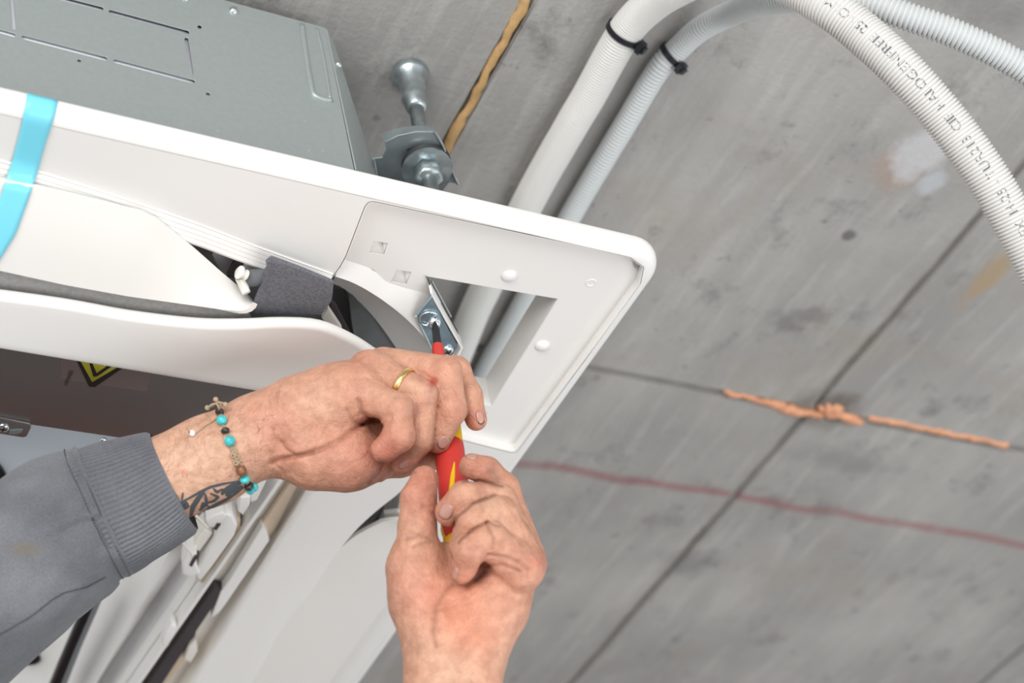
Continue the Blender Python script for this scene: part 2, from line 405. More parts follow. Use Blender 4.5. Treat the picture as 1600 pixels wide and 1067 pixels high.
def mat_skin():
    m, nt, b = new_mat('skin'); L = nt.links.new; tc = N(nt, 'ShaderNodeTexCoord')
    va = N(nt, 'ShaderNodeVertexColor', layer_name='Col')
    n = N(nt, 'ShaderNodeTexNoise', Scale=120.0, Detail=5.0, Roughness=0.65); L(tc.outputs['Object'], n.inputs['Vector'])
    r = N(nt, 'ShaderNodeValToRGB'); e = r.color_ramp.elements; e[0].position = 0.3; e[1].position = 0.7; e[0].color = (0.77, 0.70, 0.67, 1); e[1].color = (1.12, 1.12, 1.12, 1); L(n.outputs[0], r.inputs[0])
    mx = N(nt, 'ShaderNodeMix', data_type='RGBA', blend_type='MULTIPLY'); mx.inputs[0].default_value = 1.0; L(va.outputs[0], mx.inputs[6]); L(r.outputs[0], mx.inputs[7])
    n3 = N(nt, 'ShaderNodeTexNoise', Scale=35.0, Detail=4.0); L(tc.outputs['Object'], n3.inputs['Vector'])
    r3 = N(nt, 'ShaderNodeValToRGB'); e = r3.color_ramp.elements; e[0].position = 0.5; e[1].position = 0.75; e[0].color = (0, 0, 0, 1); e[1].color = (0.35, 0.35, 0.35, 1); L(n3.outputs[0], r3.inputs[0])
    mx3 = N(nt, 'ShaderNodeMix', data_type='RGBA', blend_type='MULTIPLY'); L(r3.outputs[0], mx3.inputs[0]); L(mx.outputs[2], mx3.inputs[6]); mx3.inputs[7].default_value = (0.95, 0.70, 0.64, 1)
    L(mx3.outputs[2], b.inputs['Base Color'])
    b.inputs['Roughness'].default_value = 0.5; b.inputs['Specular IOR Level'].default_value = 0.45
    b.inputs['Subsurface Weight'].default_value = 0.12; b.inputs['Subsurface Radius'].default_value = (0.006, 0.002, 0.0012); b.inputs['Subsurface Scale'].default_value = 1.0
    v = N(nt, 'ShaderNodeTexVoronoi', Scale=900.0); L(tc.outputs['Object'], v.inputs['Vector'])
    n2 = N(nt, 'ShaderNodeTexNoise', Scale=260.0, Detail=5.0); L(tc.outputs['Object'], n2.inputs['Vector'])
    bp = N(nt, 'ShaderNodeBump', Strength=0.5, Distance=0.0005); L(v.outputs['Distance'], bp.inputs['Height'])
    bp2 = N(nt, 'ShaderNodeBump', Strength=0.6, Distance=0.0016); L(n2.outputs[0], bp2.inputs['Height']); L(bp.outputs[0], bp2.inputs['Normal']); L(bp2.outputs[0], b.inputs['Normal'])
    return m
M_skin = mat_skin()

# ------------------------------------------------------------------ setting
HC = 0.225                                                   # ceiling above the panel face
ceil = tag(link('ceiling', box_mesh(9, 9, 0.05, Matrix.Translation((0.5, 0.5, ZP + HC + 0.030))), M_mortar, smooth=False), kind='structure')
xs = [-3.9, -0.078, 0.453, 1.065, 4.9]; ys = [-3.9, 0.345, 4.9]
g = 0.0048
for i in range(len(xs) - 1):
    for j in range(len(ys) - 1):
        x0, x1, y0, y1 = xs[i] + g, xs[i + 1] - g, ys[j] + g, ys[j + 1] - g
        if i == 3 and j == 0: pass
        me = box_mesh(x1 - x0, y1 - y0, 0.022, Matrix.Translation(((x0 + x1) / 2, (y0 + y1) / 2, ZP + HC + 0.011 - 0.0006 * ((i + j) % 2))), bevel=0.0015)
        link('slab', me, M_conc, ceil, smooth=False)
def foam(name, a, b, r, mat, seed, n=60):
    rnd = random.Random(seed); P = [Vector(a).lerp(Vector(b), t / (n - 1)) for t in range(n)]
    rad = [r * (0.75 + 0.15 * rnd.random() ** 3 + 0.35 * mnoise.noise(Vector((t * 0.22, seed, 0)))) for t in range(n)]
    for i, p in enumerate(P): p.x += rnd.uniform(-1, 1) * r * 0.25; p.y += rnd.uniform(-1, 1) * r * 0.35; p.z += 0.3 * r
    me = tube_mesh(P, rad, 8); o = link(name, me, mat, ceil); return o
foam('sealing_foam', U(1130, 612, HC), U(1215, 632, HC), 0.0050, M_foamo, 3, 22)
foam('sealing_foam', U(1208, 632, HC), U(1245, 643, HC), 0.0085, M_foamo, 9, 10)
foam('sealing_foam', U(1238, 642, HC), U(1282, 650, HC), 0.0060, M_foamo, 12, 10)
foam('sealing_foam', U(1283, 636, HC), U(1312, 641, HC), 0.0090, M_foamo, 15, 9)
foam('sealing_foam', U(1290, 644, HC), U(1350, 660, HC), 0.0070, M_foamo, 17, 12)
foam('sealing_foam', U(1358, 652, HC), U(1575, 696, HC), 0.0052, M_foamo, 21, 40)
foam('sealing_foam', U(826, -8, HC), U(690, 250, HC), 0.0052, M_foamy, 5, 26)
tag(link('floor', box_mesh(9, 9, 0.1, Matrix.Translation((0.5, 0.5, -0.05))), M_floor, smooth=False), kind='structure')
tag(link('wall_back', box_mesh(9, 0.15, ZP + HC, Matrix.Translation((0.5, 4.9, (ZP + HC) / 2))), M_brick, smooth=False), kind='structure')  # out of view; put in for its brown reflection in the metal cover

# ------------------------------------------------------------------ ceiling unit (body above the panel)
PC = Vector((-0.465, 0.475, ZP))                              # centre of the panel
unit = thing('ceiling_cassette', PC + Vector((0, 0, 0.03)), 'galvanised sheet metal body of the ceiling air conditioner above the white panel', 'air conditioner')
YB = 0.03
ztop = 0.207
def xz(px, py): p = UY(px, py, YB); return (p.x, p.z)
def slot(p, q, wpx=9.0, n=6):
    a = Vector(p); b = Vector(q); d = (b - a).normalized(); nn = Vector((-d.y, d.x)); r = wpx / 2; out = []
    a2 = a + d * r; b2 = b - d * r
    for k in range(n + 1):
        t = math.pi / 2 + math.pi * k / n; out.append(a2 + (d * math.cos(t) + nn * math.sin(t)) * r)
    for k in range(n + 1):
        t = -math.pi / 2 + math.pi * k / n; out.append(b2 + (d * math.cos(t) + nn * math.sin(t)) * r)
    return [xz(v.x, v.y) for v in out]
XF = -0.222                                                   # right end of the flat front face
outer = [(-0.71, ZP + 0.014), (XF, ZP + 0.014), (XF - 0.003, ZP + ztop), (-0.71, ZP + ztop)]
slots = [((34, 57), (168, 92)), ((177, 94), (305, 128)), ((170, 17), (296, 51)), ((60, -12), (162, 14)), ((291, 58), (300, 118)), ((17, -14), (22, 46)), ((-90, 24), (25, 55))]
holes = [slot(a, b, 6.5) for a, b in slots]
def circ(px, py, r, n=12): return [xz(px + r * math.cos(2 * math.pi * k / n), py + r * math.sin(2 * math.pi * k / n)) for k in range(n)]
dots = [(312, 42, 3.4), (124, 95, 3.2), (325, 147, 3.4)]
me = plate2d([outer] + holes + [circ(*d) for d in dots], 0.0010)
me.transform(Matrix(((1, 0, 0, 0), (0, 0, -1, YB + 0.0006), (0, 1, 0, 0), (0, 0, 0, 1))))
front = link('casing', me, M_galv, unit, smooth=False)
M_slotw = simple('slot_insulation', (0.86, 0.86, 0.92), 0.7)
link('insulation', box_mesh(0.46, 0.004, 0.18, Matrix.Translation((-0.47, YB + 0.0048, ZP + 0.11))), M_slotw, front)
# chamfered corner and far sides
zb = ZP + 0.05; zt = ZP + ztop
c0b = Vector((XF, YB, zb)); c1b = Vector((XF + 0.055, YB + 0.055, zb)); c0t = Vector((XF - 0.003, YB, zt)); c1t = Vector((XF + 0.008, YB + 0.012, zt))
arc = []
for t in range(7):
    k = t / 6; e = k * k * (3 - 2 * k)
    arc.append((c0b.lerp(c1b, k), c0t.lerp(c1t, k)))
def bend(p, k, y): return p
side_b = [a for a, b in arc] + [Vector((-0.167, 0.9, zb)), Vector((-0.76, 0.9, zb)), Vector((-0.76, 0.09, zb)), Vector((-0.71, YB, zb))]
side_t = [b for a, b in arc] + [Vector((-0.20, 0.9, zt)), Vector((-0.74, 0.9, zt)), Vector((-0.74, 0.06, zt)), Vector((-0.71, YB, zt))]
loft('side_casing', [side_b, side_t], M_galv, unit, 0.0012, ang=25)
top = [(-0.71, YB), (XF - 0.003, YB), (XF + 0.008, YB + 0.012), (-0.20, 0.9), (-0.74, 0.9), (-0.74, 0.06)]
plate('top_plate', [top], ztop, ztop + 0.002, M_galv, unit)
# pressed ribs
rib = [(472, 40), (474, 60), (480, 100), (486, 135), (491, 149), (503, 155), (518, 157)]
rp = smoothpts([UY(x, y, YB) for x, y in rib], 4)
rm = tube_mesh(rp, 0.0022, 8)
rib2 = [(495, 46), (499, 62), (506, 95), (512, 130), (516, 156)]
rm2 = tube_mesh(smoothpts([UY(x, y, YB) for x, y in rib2], 4), 0.0013, 8)
link('pressed_rib', join_meshes([rm, rm2]), M_galv, unit)
def screw_head(name, p, nrm, r, mat, parent, cross=True, h=0.5):
    nrm = Vector(nrm).normalized(); p = Vector(p)
    prof = [(-r * 0.2, r), (r * 0.12, r), (r * 0.3, r * 0.92), (r * h, r * 0.6), (r * (h + 0.08), r * 0.25)]
    o = lathe(name, prof, p, p + nrm, mat, parent, 20, 60)
    if cross:
        rot = nrm.to_track_quat('Z', 'Y').to_matrix().to_4x4(); T = Matrix.Translation(p + nrm * r * (h + 0.06))
        me = join_meshes([box_mesh(r * 1.1, r * 0.22, r * 0.12, T @ rot), box_mesh(r * 0.22, r * 1.1, r * 0.12, T @ rot)])
        link('cross_slot', me, M_stickb, o, smooth=False)
    return o
screw_head('screw', UY(365, 17, YB), (0, -1, 0), 0.0036, M_chrome, unit, False, 0.7)
ps = UY(545, 105, YB + 0.015); screw_head('screw', (XF + 0.006, YB + 0.006, UY(543, 105, YB + 0.006).z), (0.7, -0.7, 0), 0.003, M_chrome, unit, False, 0.7)
screw_head('screw', UY(290, -2, YB), (0, -1, 0), 0.0026, M_chrome, unit, False, 0.7)

# ------------------------------------------------------------------ panel
def mir(p): return (0.01 - p[1], 0.01 - p[0])                 # mirror about the corner's diagonal
def rot4(q):
    out = []
    for k in range(4):
        for p in q:
            x, y = p[0] - PC.x, p[1] - PC.y
            for _ in range(k): x, y = -y, x
            out.append((x + PC.x, y + PC.y))
    return out
def xy(px, py, h): p = U(px, py, h); return (p.x, p.y)
def xyl(L, h): return [xy(a, b, h) for a, b in L]
panel = thing('decorative_panel', PC, 'white plastic square cover panel of the ceiling air conditioner with one corner cap removed', 'panel')
rc = 0.030
cor = [(0.01 - rc + rc * math.sin(t * math.pi / 16), 0 + rc - rc * math.cos(t * math.pi / 16)) for t in range(9)]
outer = rot4(cor)
# opening: side 1 middle -> recess -> side 2 middle
s1 = [(-0.463, 0.059), (-0.40, 0.0640), (-0.33, 0.0740), (-0.283, 0.0832), (-0.2235, 0.0935)]
rl = xyl([(531, 418), (541, 400), (560, 350), (571, 322), (576, 316.5), (583, 315)], 0.0)
rt = xyl([(700, 340), (850, 372), (960, 396), (982, 401)], 0.0)
r1 = rl + rt
half = s1[1:] + r1
dg = xy(1003, 412, 0.0)
quarter = half + [((dg[0] + mir(dg)[0]) / 2, (dg[1] + mir(dg)[1]) / 2)] + [mir(p) for p in half[::-1]]
opening = rot4(quarter)
HF0 = 0.0095
def offset_square(r_in):                                     # the rounded outline moved inwards
    rr = rc - r_in
    q = [(0.01 - rc + rr * math.sin(t * math.pi / 16), rc - rr * math.cos(t * math.pi / 16)) for t in range(9)]
    return rot4(q)
RB = 0.0105
fm = plate2d([offset_square(RB), opening], 0.0); fm.transform(Matrix.Translation((0, 0, ZP)))
rails = []
for k in range(7):
    a = math.pi / 2 * k / 6
    rails.append([Vector((x, y, ZP + RB * (1 - math.cos(a)))) for x, y in offset_square(RB * (1 - math.sin(a)))])
rails.append([Vector((x, y, ZP + 0.0125)) for x, y in offset_square(0.0004)])
rm_ = loft_mesh(rails, 0.0, closed=True)
bm = bmesh.new(); bm.from_mesh(join_meshes([fm, rm_])); bmesh.ops.remove_doubles(bm, verts=bm.verts, dist=2e-6)
fm = bpy.data.meshes.new('f'); bm.to_mesh(fm); bm.free()
frame = link('outer_frame', sharp(fm, 30), M_white, panel)
link('recess_wall', sharp(loft_mesh([[Vector((x, y, ZP)) for x, y in opening], [Vector((x, y, ZP + HF0)) for x, y in opening]], 0.001, off=0, closed=True), 40), M_white, frame)
# corner base (recess floor) with pocket notches and the service hole
HF = 0.008
lip_px = [(524, 432), (545, 439), (566, 449), (592, 465), (618, 484), (640, 503), (657, 521), (670, 537), (680, 552)]
fold_px = [(531, 404), (560, 412), (583, 421), (604, 441), (640, 452), (671, 459)]
inner_px = [(520, 443), (536, 450), (552, 463), (568, 478), (582, 493), (597, 512), (611, 532), (620, 545), (629, 560)]
foldr = [Vector((*xy(a, b, HF), 0)) for a, b in fold_px]
fold2 = [mir(p) for p in foldr[::-1]]
def bx(p, d): return (p[0] + d[0], p[1] + d[1])
hole = xyl([(872, 467), (664, 431), (676, 458), (722, 545), (712, 565), (700, 620), (768, 634)], HF)
bk = [xy(674, 463, HF), xy(650, 494, HF)]
flo_top = [bx(p, (0.0, -0.004)) for p in r1[3:]]
flo_half = [bx(foldr[0], (-0.004, 0)), bx(r1[2], (-0.004, 0)), bx(r1[4], (-0.004, -0.003))] + [bx(p, (0, -0.004)) for p in r1[6:]]
dgo = xy(1001, 414, 0.0)
floor_poly = [tuple(p[:2]) for p in foldr[::-1]] + flo_half + [xy(988, 409, HF), mir(xy(988, 409, HF))] + [mir(p) for p in flo_half[::-1]] + [tuple(p) for p in fold2[::-1]]
mid = [tuple(xy(690, 500, HF))]
# close along the diagonal side of the hole
floor_poly = [tuple(p[:2]) for p in foldr] + []
floor_poly = flo_half + [xy(990, 410, HF), mir(xy(990, 410, HF))] + [mir(p) for p in flo_half[::-1]] + xyl([(699, 671), (690, 640), (688, 600), (688, 560), (679, 524)], HF) + [tuple(p[:2]) for p in foldr[::-1]]
def rect_px(cx, cy, wpx=0.0, kind=0):
    return None
n1 = [(583.5, 376), (606, 380), (600, 398), (577, 395)]
n2 = [(619, 421), (643, 425), (634.5, 444.5), (611, 440)]
notches = [xyl(n, HF) for n in (n1, n2)]
notch_m = [[mir(p) for p in n[::-1]] for n in notches]
plate('corner_base', [floor_poly, hole] + notches + notch_m, HF, HF + 0.002, M_white, panel)
cbase = panel.children[-1]
# pocket of each notch: sloped white pocket behind the slot
for n in notches + notch_m:
    a, b_, c_, d_ = [Vector((p[0], p[1], ZP + HF + 0.001)) for p in n]
    up = Vector((0, 0, 0.009)); k = 0.25
    ta = a.lerp(d_, 0.22) + up; tb = b_.lerp(c_, 0.22) + up; tb = tb.lerp(ta, 0.25)
    me = mesh([a, b_, c_, d_, ta, tb, ta + (a - d_) * 0.5, tb + (a - d_) * 0.5], [(3, 2, 5, 4), (0, 3, 4), (1, 5, 2), (4, 5, 7, 6)])
    me = apply_mods(me, [('SOLIDIFY', dict(thickness=0.0008, offset=1))])
    link('clip_pocket', sharp(me, 20), M_white, cbase)
# deep walls of the service hole
wall_poly = [hole[5], hole[6], hole[0], hole[1]]
wl = [Vector((p[0], p[1], ZP + HF + 0.0004)) for p in wall_poly]; wh = [Vector((p[0], p[1], ZP + HF + 0.028)) for p in wall_poly]
loft('hole_wall', [wl, wh], M_white, cbase, 0.0010, off=0.0)
# sloping lip along the air outlet arc and its wall
lipv = [U(a, b, 0.001) for a, b in lip_px]; foldv = [U(a, b, HF) for a, b in fold_px]
innv = [U(a, b, 0.026) for a, b in inner_px]
nlip = 40
lipf = resample(smoothpts([U(a, b, 0.001) for a, b in lip_px + [(687, 575), (694, 605), (696, 640), (690, 680)]], 3), nlip)
innf = resample(smoothpts([U(a, b, 0.026) for a, b in inner_px + [(643, 590), (652, 620), (650, 655), (640, 690)]], 3), nlip)
foldf = resample([U(a, b, HF) for a, b in fold_px + [(679, 524), (688, 560), (688, 600), (690, 640), (699, 671)]], nlip)
lipf2 = [p + (q - p).normalized() * 0.0025 + Vector((0, 0, 0.0022)) for p, q in zip(lipf, innf)]
lipf3 = [p + (q - p).normalized() * 0.003 - Vector((0, 0, 0.0002)) for p, q in zip(lipf, foldf)]
me = loft_mesh([foldf, lipf3, lipf, lipf2, innf], 0.0015, off=1)
link('outlet_arc', sharp(me, 50), M_white, cbase)
# round caps and dimple
def dome(name, p, r, h, mat, parent):
    prof = [(0, r), (h * 0.3, r * 0.97), (h * 0.7, r * 0.75), (h, r * 0.2)]
    return lathe(name, prof, p, Vector(p) + Vector((0, 0, -1)), mat, parent, 24, 60)
dome('round_cap', U(795, 431, HF), 0.0056, 0.003, M_white, cbase)
dome('round_cap', U(847, 540, HF), 0.0056, 0.003, M_white, cbase)
p = U(923, 442, HF); link('ejector_mark', sharp(tube_mesh([p + Vector((0.0034 * math.cos(t), 0.0034 * math.sin(t), 0.0004)) for t in [2 * math.pi * k / 20 for k in range(20)]], 0.0009, 8, False, True), 60), M_white, cbase)
# dark gap at the recess corner
pc = [xy(983, 402, 0.006), xy(996, 403, 0.006), xy(1004, 409, 0.006), xy(1004, 414, 0.006), xy(992, 419, 0.006), xy(991, 410, 0.006)]
plate('corner_gap', [pc], 0.0055, 0.0078, M_duct, cbase)
gl = [(-330, 365), (-60, 405), (0, 418), (100, 440), (200, 458), (300, 472), (385, 482), (392, 497), (300, 500), (200, 490), (100, 475), (0, 462), (-60, 450), (-330, 410)]
plate('gap_lining', [xyl(gl, -0.0215)], -0.0215, -0.0195, simple('grey_lining_fabric', (0.34, 0.335, 0.325), 0.9, bump=0.5, bscale=1500, var=0.12, vscale=300), panel)
# stepped moulding between flat frame and outlet (side 1 and 2)
def molding(side):
    base = [Vector((x, y, 0)) for x, y in s1[1:]] + []
    base = [Vector((-0.53, 0.0585, 0)), Vector((-0.463, 0.058, 0))] + base
    base = smoothpts(base, 5)
    rails = []
    prof = [(-0.0102, -0.0002), (-0.0098, -0.0008)]
    for q in range(4):
        y0 = -0.0095 + 0.0029 * q; z0 = -0.0008 - 0.0009 * q
        prof += [(y0, z0), (y0 + 0.0001, z0 + 0.0026), (y0 + 0.0010, z0 + 0.0026), (y0 + 0.0011, z0 - 0.0004), (y0 + 0.0028, z0 - 0.0009)]
    prof += [(0.0032, -0.0040), (0.0040, -0.002), (0.0046, 0.018)]
    for dy, dz in prof:
        r = []
        for i, p in enumerate(base):
            k = 1.0
            q = Vector((p.x, p.y + dy * (1.0 + 0.25 * (1 - min(1, max(0, (p.x + 0.46) / 0.24)))), ZP + dz)); r.append(q)
        rails.append(r)
    if side: rails = [[Vector((*mir(p), p.z)) for p in r] for r in rails]
    me = loft_mesh(rails, 0.0008, off=1 if side else -1); link('stepped_moulding', sharp(me, 25), M_white, frame)
molding(0); molding(1)

# inner ring
HR = -0.035
wave_px = [(0, 452), (100, 463), (200, 481), (300, 493), (370, 495), (440, 492.5), (500, 497), (550, 518), (585, 540), (606, 556)]
wv = xyl(wave_px, HR + 0.009)
w0 = [(-0.463, wv[0][1]), (-0.43, wv[0][1])]
wv = [p for p in wv if p[0] > -0.425]
half_w = w0[:1] + wv
dmax = half_w[-1]
dd = (half_w[-1][0] + 0.004, half_w[-1][1] + 0.010)
ringq = half_w[:] + [((dd[0] + mir(dd)[0]) / 2, (dd[1] + mir(dd)[1]) / 2)] + [mir(p) for p in half_w[::-1]]
ringq2 = [tuple(v[:2]) for v in smoothpts([Vector((*p, 0)) for p in ringq], 4)][:-1]
ring_outer = rot4(ringq2)
YI = 0.1785; RI = 0.02
ci = [(0.01 - YI - RI + RI * math.sin(t * math.pi / 8), YI + RI - RI * math.cos(t * math.pi / 8)) for t in range(5)]
ring_inner = rot4(ci)
plate('inner_ring', [ring_outer, ring_inner], HR, HR + 0.010, M_white, panel, 0.0042, 4)
iring = panel.children[-1]
# EPS lining behind the ring's outer edge, with a small joint
lin_o = [(p[0], p[1] - 0.003) for p in ringq2 if p[0] < -0.22] ; 
# louvers
def louver(name, toppx, botpx, h, mat, n=48, mirror=False, m=7):
    T = resample([U(a, b, h(0)) for a, b in toppx], n); B = resample([U(a, b, h(1)) for a, b in botpx], n)
    rails = []
    for i in range(m):
        k = i / (m - 1); bul = -0.004 * math.sin(math.pi * k)
        r = [a.lerp(b, k) + Vector((0, 0, bul * min(1, 6 * (a - b).length))) for a, b in zip(T, B)]; rails.append(r)
    return loft_mesh(rails, 0.003, off=1)
lt = [(-330, 215), (-60, 268), (60, 291), (150, 313), (222, 331), (245, 341), (300, 384), (345, 424), (375, 449), (391, 463), (396, 471)]
lb = [(-330, 385), (-60, 412), (0, 423), (100, 445), (200, 463), (300, 477), (350, 484), (373, 486), (385, 484), (393, 479), (396, 472)]
me = louver('louver', lt, lb, lambda k: -0.008 - 0.018 * k, M_louv, 90)
lv = link('louver', sharp(me, 50), M_louv, panel)
# second side louver (blurred, behind the lower hand)
lt2 = [(640, 812), (628, 807), (612, 807), (596, 810), (576, 820), (551, 834), (532, 850), (493, 883), (469, 909), (425, 985), (369, 1073), (280, 1198)]
lb2 = [(648, 818), (650, 830), (650, 850), (645, 880), (630, 905), (605, 935), (580, 968), (550, 1010), (510, 1066), (470, 1120), (430, 1180)]
me = louver('louver', lt2, lb2, lambda k: -0.026 + 0.018 * k, M_louv, 70)
lv2 = link('louver', sharp(me, 50), M_louv, panel)
# dark outlet interior behind the louvers
def U_(L, h): return [U(a, b, h) for a, b in L]
big = [(-0.76, 0.06), (-0.17, 0.06), (-0.165, 0.065), (-0.075, 0.19), (-0.05, 0.25), (-0.05, 0.88), (-0.76, 0.88)]
mid_in = [( -0.70, 0.17), (-0.17, 0.17), (-0.17, 0.82), (-0.70, 0.82)]
duct = unit
ductpoly = [(-0.77, 0.05), (-0.235, 0.05), (-0.1985, 0.0935), (-0.155, 0.125), (-0.115, 0.165), (-0.083, 0.208), (-0.04, 0.245), (-0.04, 0.88), (-0.77, 0.88)]
plate('duct_lining', [ductpoly, [(-0.76, YI + 0.014), (0.01 - YI - 0.014, YI + 0.014), (0.01 - YI - 0.014, 0.80), (-0.76, 0.80)]], 0.05, 0.052, M_duct, duct)
# outer wall of the duct on side 1 and along the arc
dw = [(-0.77, 0.062), (-0.40, 0.0665), (-0.33, 0.0745), (-0.285, 0.085), (-0.2235, 0.0975)]
# facets seen through the round gap
plate('duct_vane', [xyl([(520, 447), (541, 453), (556, 520), (560, 600), (530, 600), (512, 470)], 0.040)], 0.040, 0.042, simple('grey_vane', (0.13, 0.135, 0.14), 0.4), duct)
loft('duct_vane', [U_([(545, 462), (548, 500), (555, 540), (556, 600)], 0.02), U_([(555, 455), (700, 600), (680, 660), (620, 680)], 0.040)], M_dark, duct, 0.001, 12)
loft('duct_vane', [U_([(548, 492), (620, 500)], 0.037), U_([(550, 500), (640, 510)], 0.037)], simple('pale_vane_edge', (0.16, 0.165, 0.17), 0.4), duct, 0.001, 4)
plate('foam_strip', [xyl([(517, 468), (525, 476), (547, 520), (537, 520), (515, 487)], 0.01)], 0.008, 0.012, M_blackfoam, duct)
plate('guide_post', [xyl([(512, 478), (516, 485), (534, 512), (520, 512), (502, 492)], 0.0)], -0.003, 0.003, M_cream, duct)
# between louver tip and moulding: grey post, foam strip, cream bracket
loft('guide_post', [U_([(352, 352), (378, 380), (381, 388)], 0.012), U_([(332, 398), (345, 425), (352, 436)], 0.012)], simple('grey_post', (0.42, 0.42, 0.41), 0.5), duct, 0.003, 8)
plate('foam_strip', [xyl([(378, 383), (393, 390), (376, 416), (366, 430), (354, 428), (362, 412)], 0.006)], 0.003, 0.007, M_blackfoam, duct)
cb = plate('cream_bracket', [xyl([(392, 386), (430, 402), (418, 420), (410, 432), (392, 428), (382, 420), (378, 418)], 0.003)], 0.0, 0.004, M_cream, duct)
# grey felt wrapped round the louver motor coupling
felt = panel
fp = [(424, 401), (470, 418), (521, 439), (519, 462), (517, 470), (508, 481), (501, 490), (470, 489), (420, 489), (392, 487), (396, 472), (403, 455), (411, 440), (409, 430), (417, 416), (415, 408)]
fo = plate('felt_sheet', [xyl(fp, -0.016)], -0.018, -0.014, M_felt, felt, 0.0012, 2)
a = U(382, 434, -0.008); b2 = U(418, 433, -0.008)
tube('coupling', [a, a.lerp(b2, 0.5), b2], 0.0062, simple('grey_rubber', (0.13, 0.14, 0.15), 0.7), felt, 20)
pv = panel
a = U(371, 424, -0.012); b2 = U(391, 434, -0.012)
lathe('pivot_disc', [(0, 0.003), (0.0012, 0.0048), (0.0024, 0.0048), (0.0028, 0.003), (0.0056, 0.003), (0.0059, 0.0040), (0.0070, 0.0040), (0.0072, 0.002)], a, b2, M_bead, pv, 24)
tube('pivot_arm', [U(374, 434, -0.012), U(381, 448, -0.014), U(385, 458, -0.018)], [0.003, 0.0034, 0.003], M_bead, pv, 10)
# second-side outlet gap: dark blue grey sheet and black slot
plate('duct_lining', [xyl([(560, 850), (600, 795), (640, 745), (690, 680), (700, 800), (650, 840)], 0.03)], 0.03, 0.032, simple('blue_grey_sheet', (0.10, 0.115, 0.13), 0.4), duct)
plate('louver_end_clip', [xyl([(600, 800), (622, 797), (632, 806), (600, 812)], -0.01)], -0.012, -0.008, M_cream, duct)

# ------------------------------------------------------------------ inside of the unit seen through the grille opening
inner = unit
pan = [(-0.86, 0.06), (-0.12, 0.06), (-0.12, 0.9), (-0.86, 0.9)]
plate('pan_ceiling', [pan], 0.075, 0.08, M_pan, inner)
# white sheet with the black fan mouth on the left
plate('fan_shroud', [xyl([(-150, 620), (420, 690), (360, 800), (-150, 900)], 0.04)], 0.040, 0.042, simple('blue_white_sheet', (0.50, 0.54, 0.60), 0.25), inner)
fc = U(-95, 760, 0.036)
lathe('fan_mouth', [(0, 0.052), (0.003, 0.052)], fc + Vector((0, 0, -0.0015)), fc, M_black, inner, 48)
# slanted white foam walls towards side 2  (rails run parallel to the panel edge)
def brail(p, q, h, e0=-0.4, e1=0.35):
    a = U(*p, h); b = U(*q, h); return [a.lerp(b, e0), a, b, a.lerp(b, 1 + e1)]
Rr = [brail((393, 690), (219, 1061), -0.030)]
rib_t = brail((440, 744), (219, 1061), -0.030)
rib_b = [p + Vector((0, 0, 0.03)) for p in rib_t]
loft('pan_rib', [rib_t, rib_b], M_white, iring, 0.003, 8)
ch_in = brail((480, 774), (297, 1055), -0.032)
ch_b = [p + Vector((0.002, 0, 0.016)) for p in ch_in]
loft('channel_floor', [[p + Vector((0, 0, -0.016)) for p in rib_b], ch_b, [p + Vector((0.004, 0, 0.001)) for p in ch_in]], M_cream, iring, 0.002, 8, off=-1)
# features in the channel
def slab_px(name, pts, h0, h1, mat, parent, bev=0.0008): return plate(name, [xyl(pts, h0)], h0, h1, mat, parent, bev, 2)
slab_px('foam_seal', [(334, 918), (347, 921), (345, 930), (308, 985), (240, 1090), (215, 1090)], -0.026, -0.018, M_blackfoam, iring)
slab_px('channel_wall', [(410, 823), (417, 832), (421, 845), (352, 945), (342, 958), (330, 965), (345, 925), (360, 905)], -0.027, -0.018, M_white, iring)
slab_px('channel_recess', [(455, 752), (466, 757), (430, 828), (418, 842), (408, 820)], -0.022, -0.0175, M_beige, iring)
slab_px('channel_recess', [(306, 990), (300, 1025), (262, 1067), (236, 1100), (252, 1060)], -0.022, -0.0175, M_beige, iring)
slab_px('wiring_clip', [(296, 1010), (306, 1000), (309, 1018), (298, 1036), (288, 1030)], -0.030, -0.022, M_cream, iring)
# clip housing left of the rib
slab_px('clip_box', [(346, 800), (364, 806), (371, 822), (366, 838), (330, 888), (313, 909), (305, 900), (310, 885), (334, 846)], -0.034, -0.014, M_white, iring, 0.002)
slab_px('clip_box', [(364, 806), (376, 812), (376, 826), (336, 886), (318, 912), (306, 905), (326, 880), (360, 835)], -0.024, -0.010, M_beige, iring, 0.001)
slab_px('clip_tab', [(331, 806), (348, 800), (354, 806), (338, 826), (326, 824), (322, 815)], -0.036, -0.016, M_white, iring, 0.0015)
slab_px('clip_slot', [(340, 818), (345, 820), (338, 829), (334, 827)], -0.037, -0.034, M_blackfoam, iring, 0.0002)
slab_px('clip_tab', [(294, 866), (308, 862), (306, 880), (312, 896), (300, 902), (285, 898), (287, 880)], -0.036, -0.016, M_white, iring, 0.0015)
slab_px('clip_slot', [(304, 868), (309, 870), (300, 886), (296, 884)], -0.037, -0.034, M_blackfoam, iring, 0.0002)
slab_px('clip_bridge', [(320, 827), (332, 834), (322, 848), (312, 862), (302, 856), (308, 840)], -0.030, -0.012, M_cream, iring, 0.001)
slab_px('clip_tab', [(376, 778), (392, 775), (390, 790), (380, 806), (372, 800)], -0.034, -0.02, M_white, iring, 0.0015)
slab_px('clip_tab', [(388, 765), (404, 752), (412, 740), (420, 745), (402, 782), (392, 786)], -0.034, -0.02, M_white, iring, 0.0015)
slab_px('clip_tab', [(258, 988), (268, 975), (276, 980), (268, 1000), (262, 1012), (252, 1006)], -0.032, -0.02, M_white, iring, 0.0015)
for a, b2 in (((307, 806), (324, 824)), ((281, 843), (302, 868))):
    tube('white_pin', [U(*a, -0.04), U(*b2, -0.036)], 0.0011, M_cream, iring, 8)
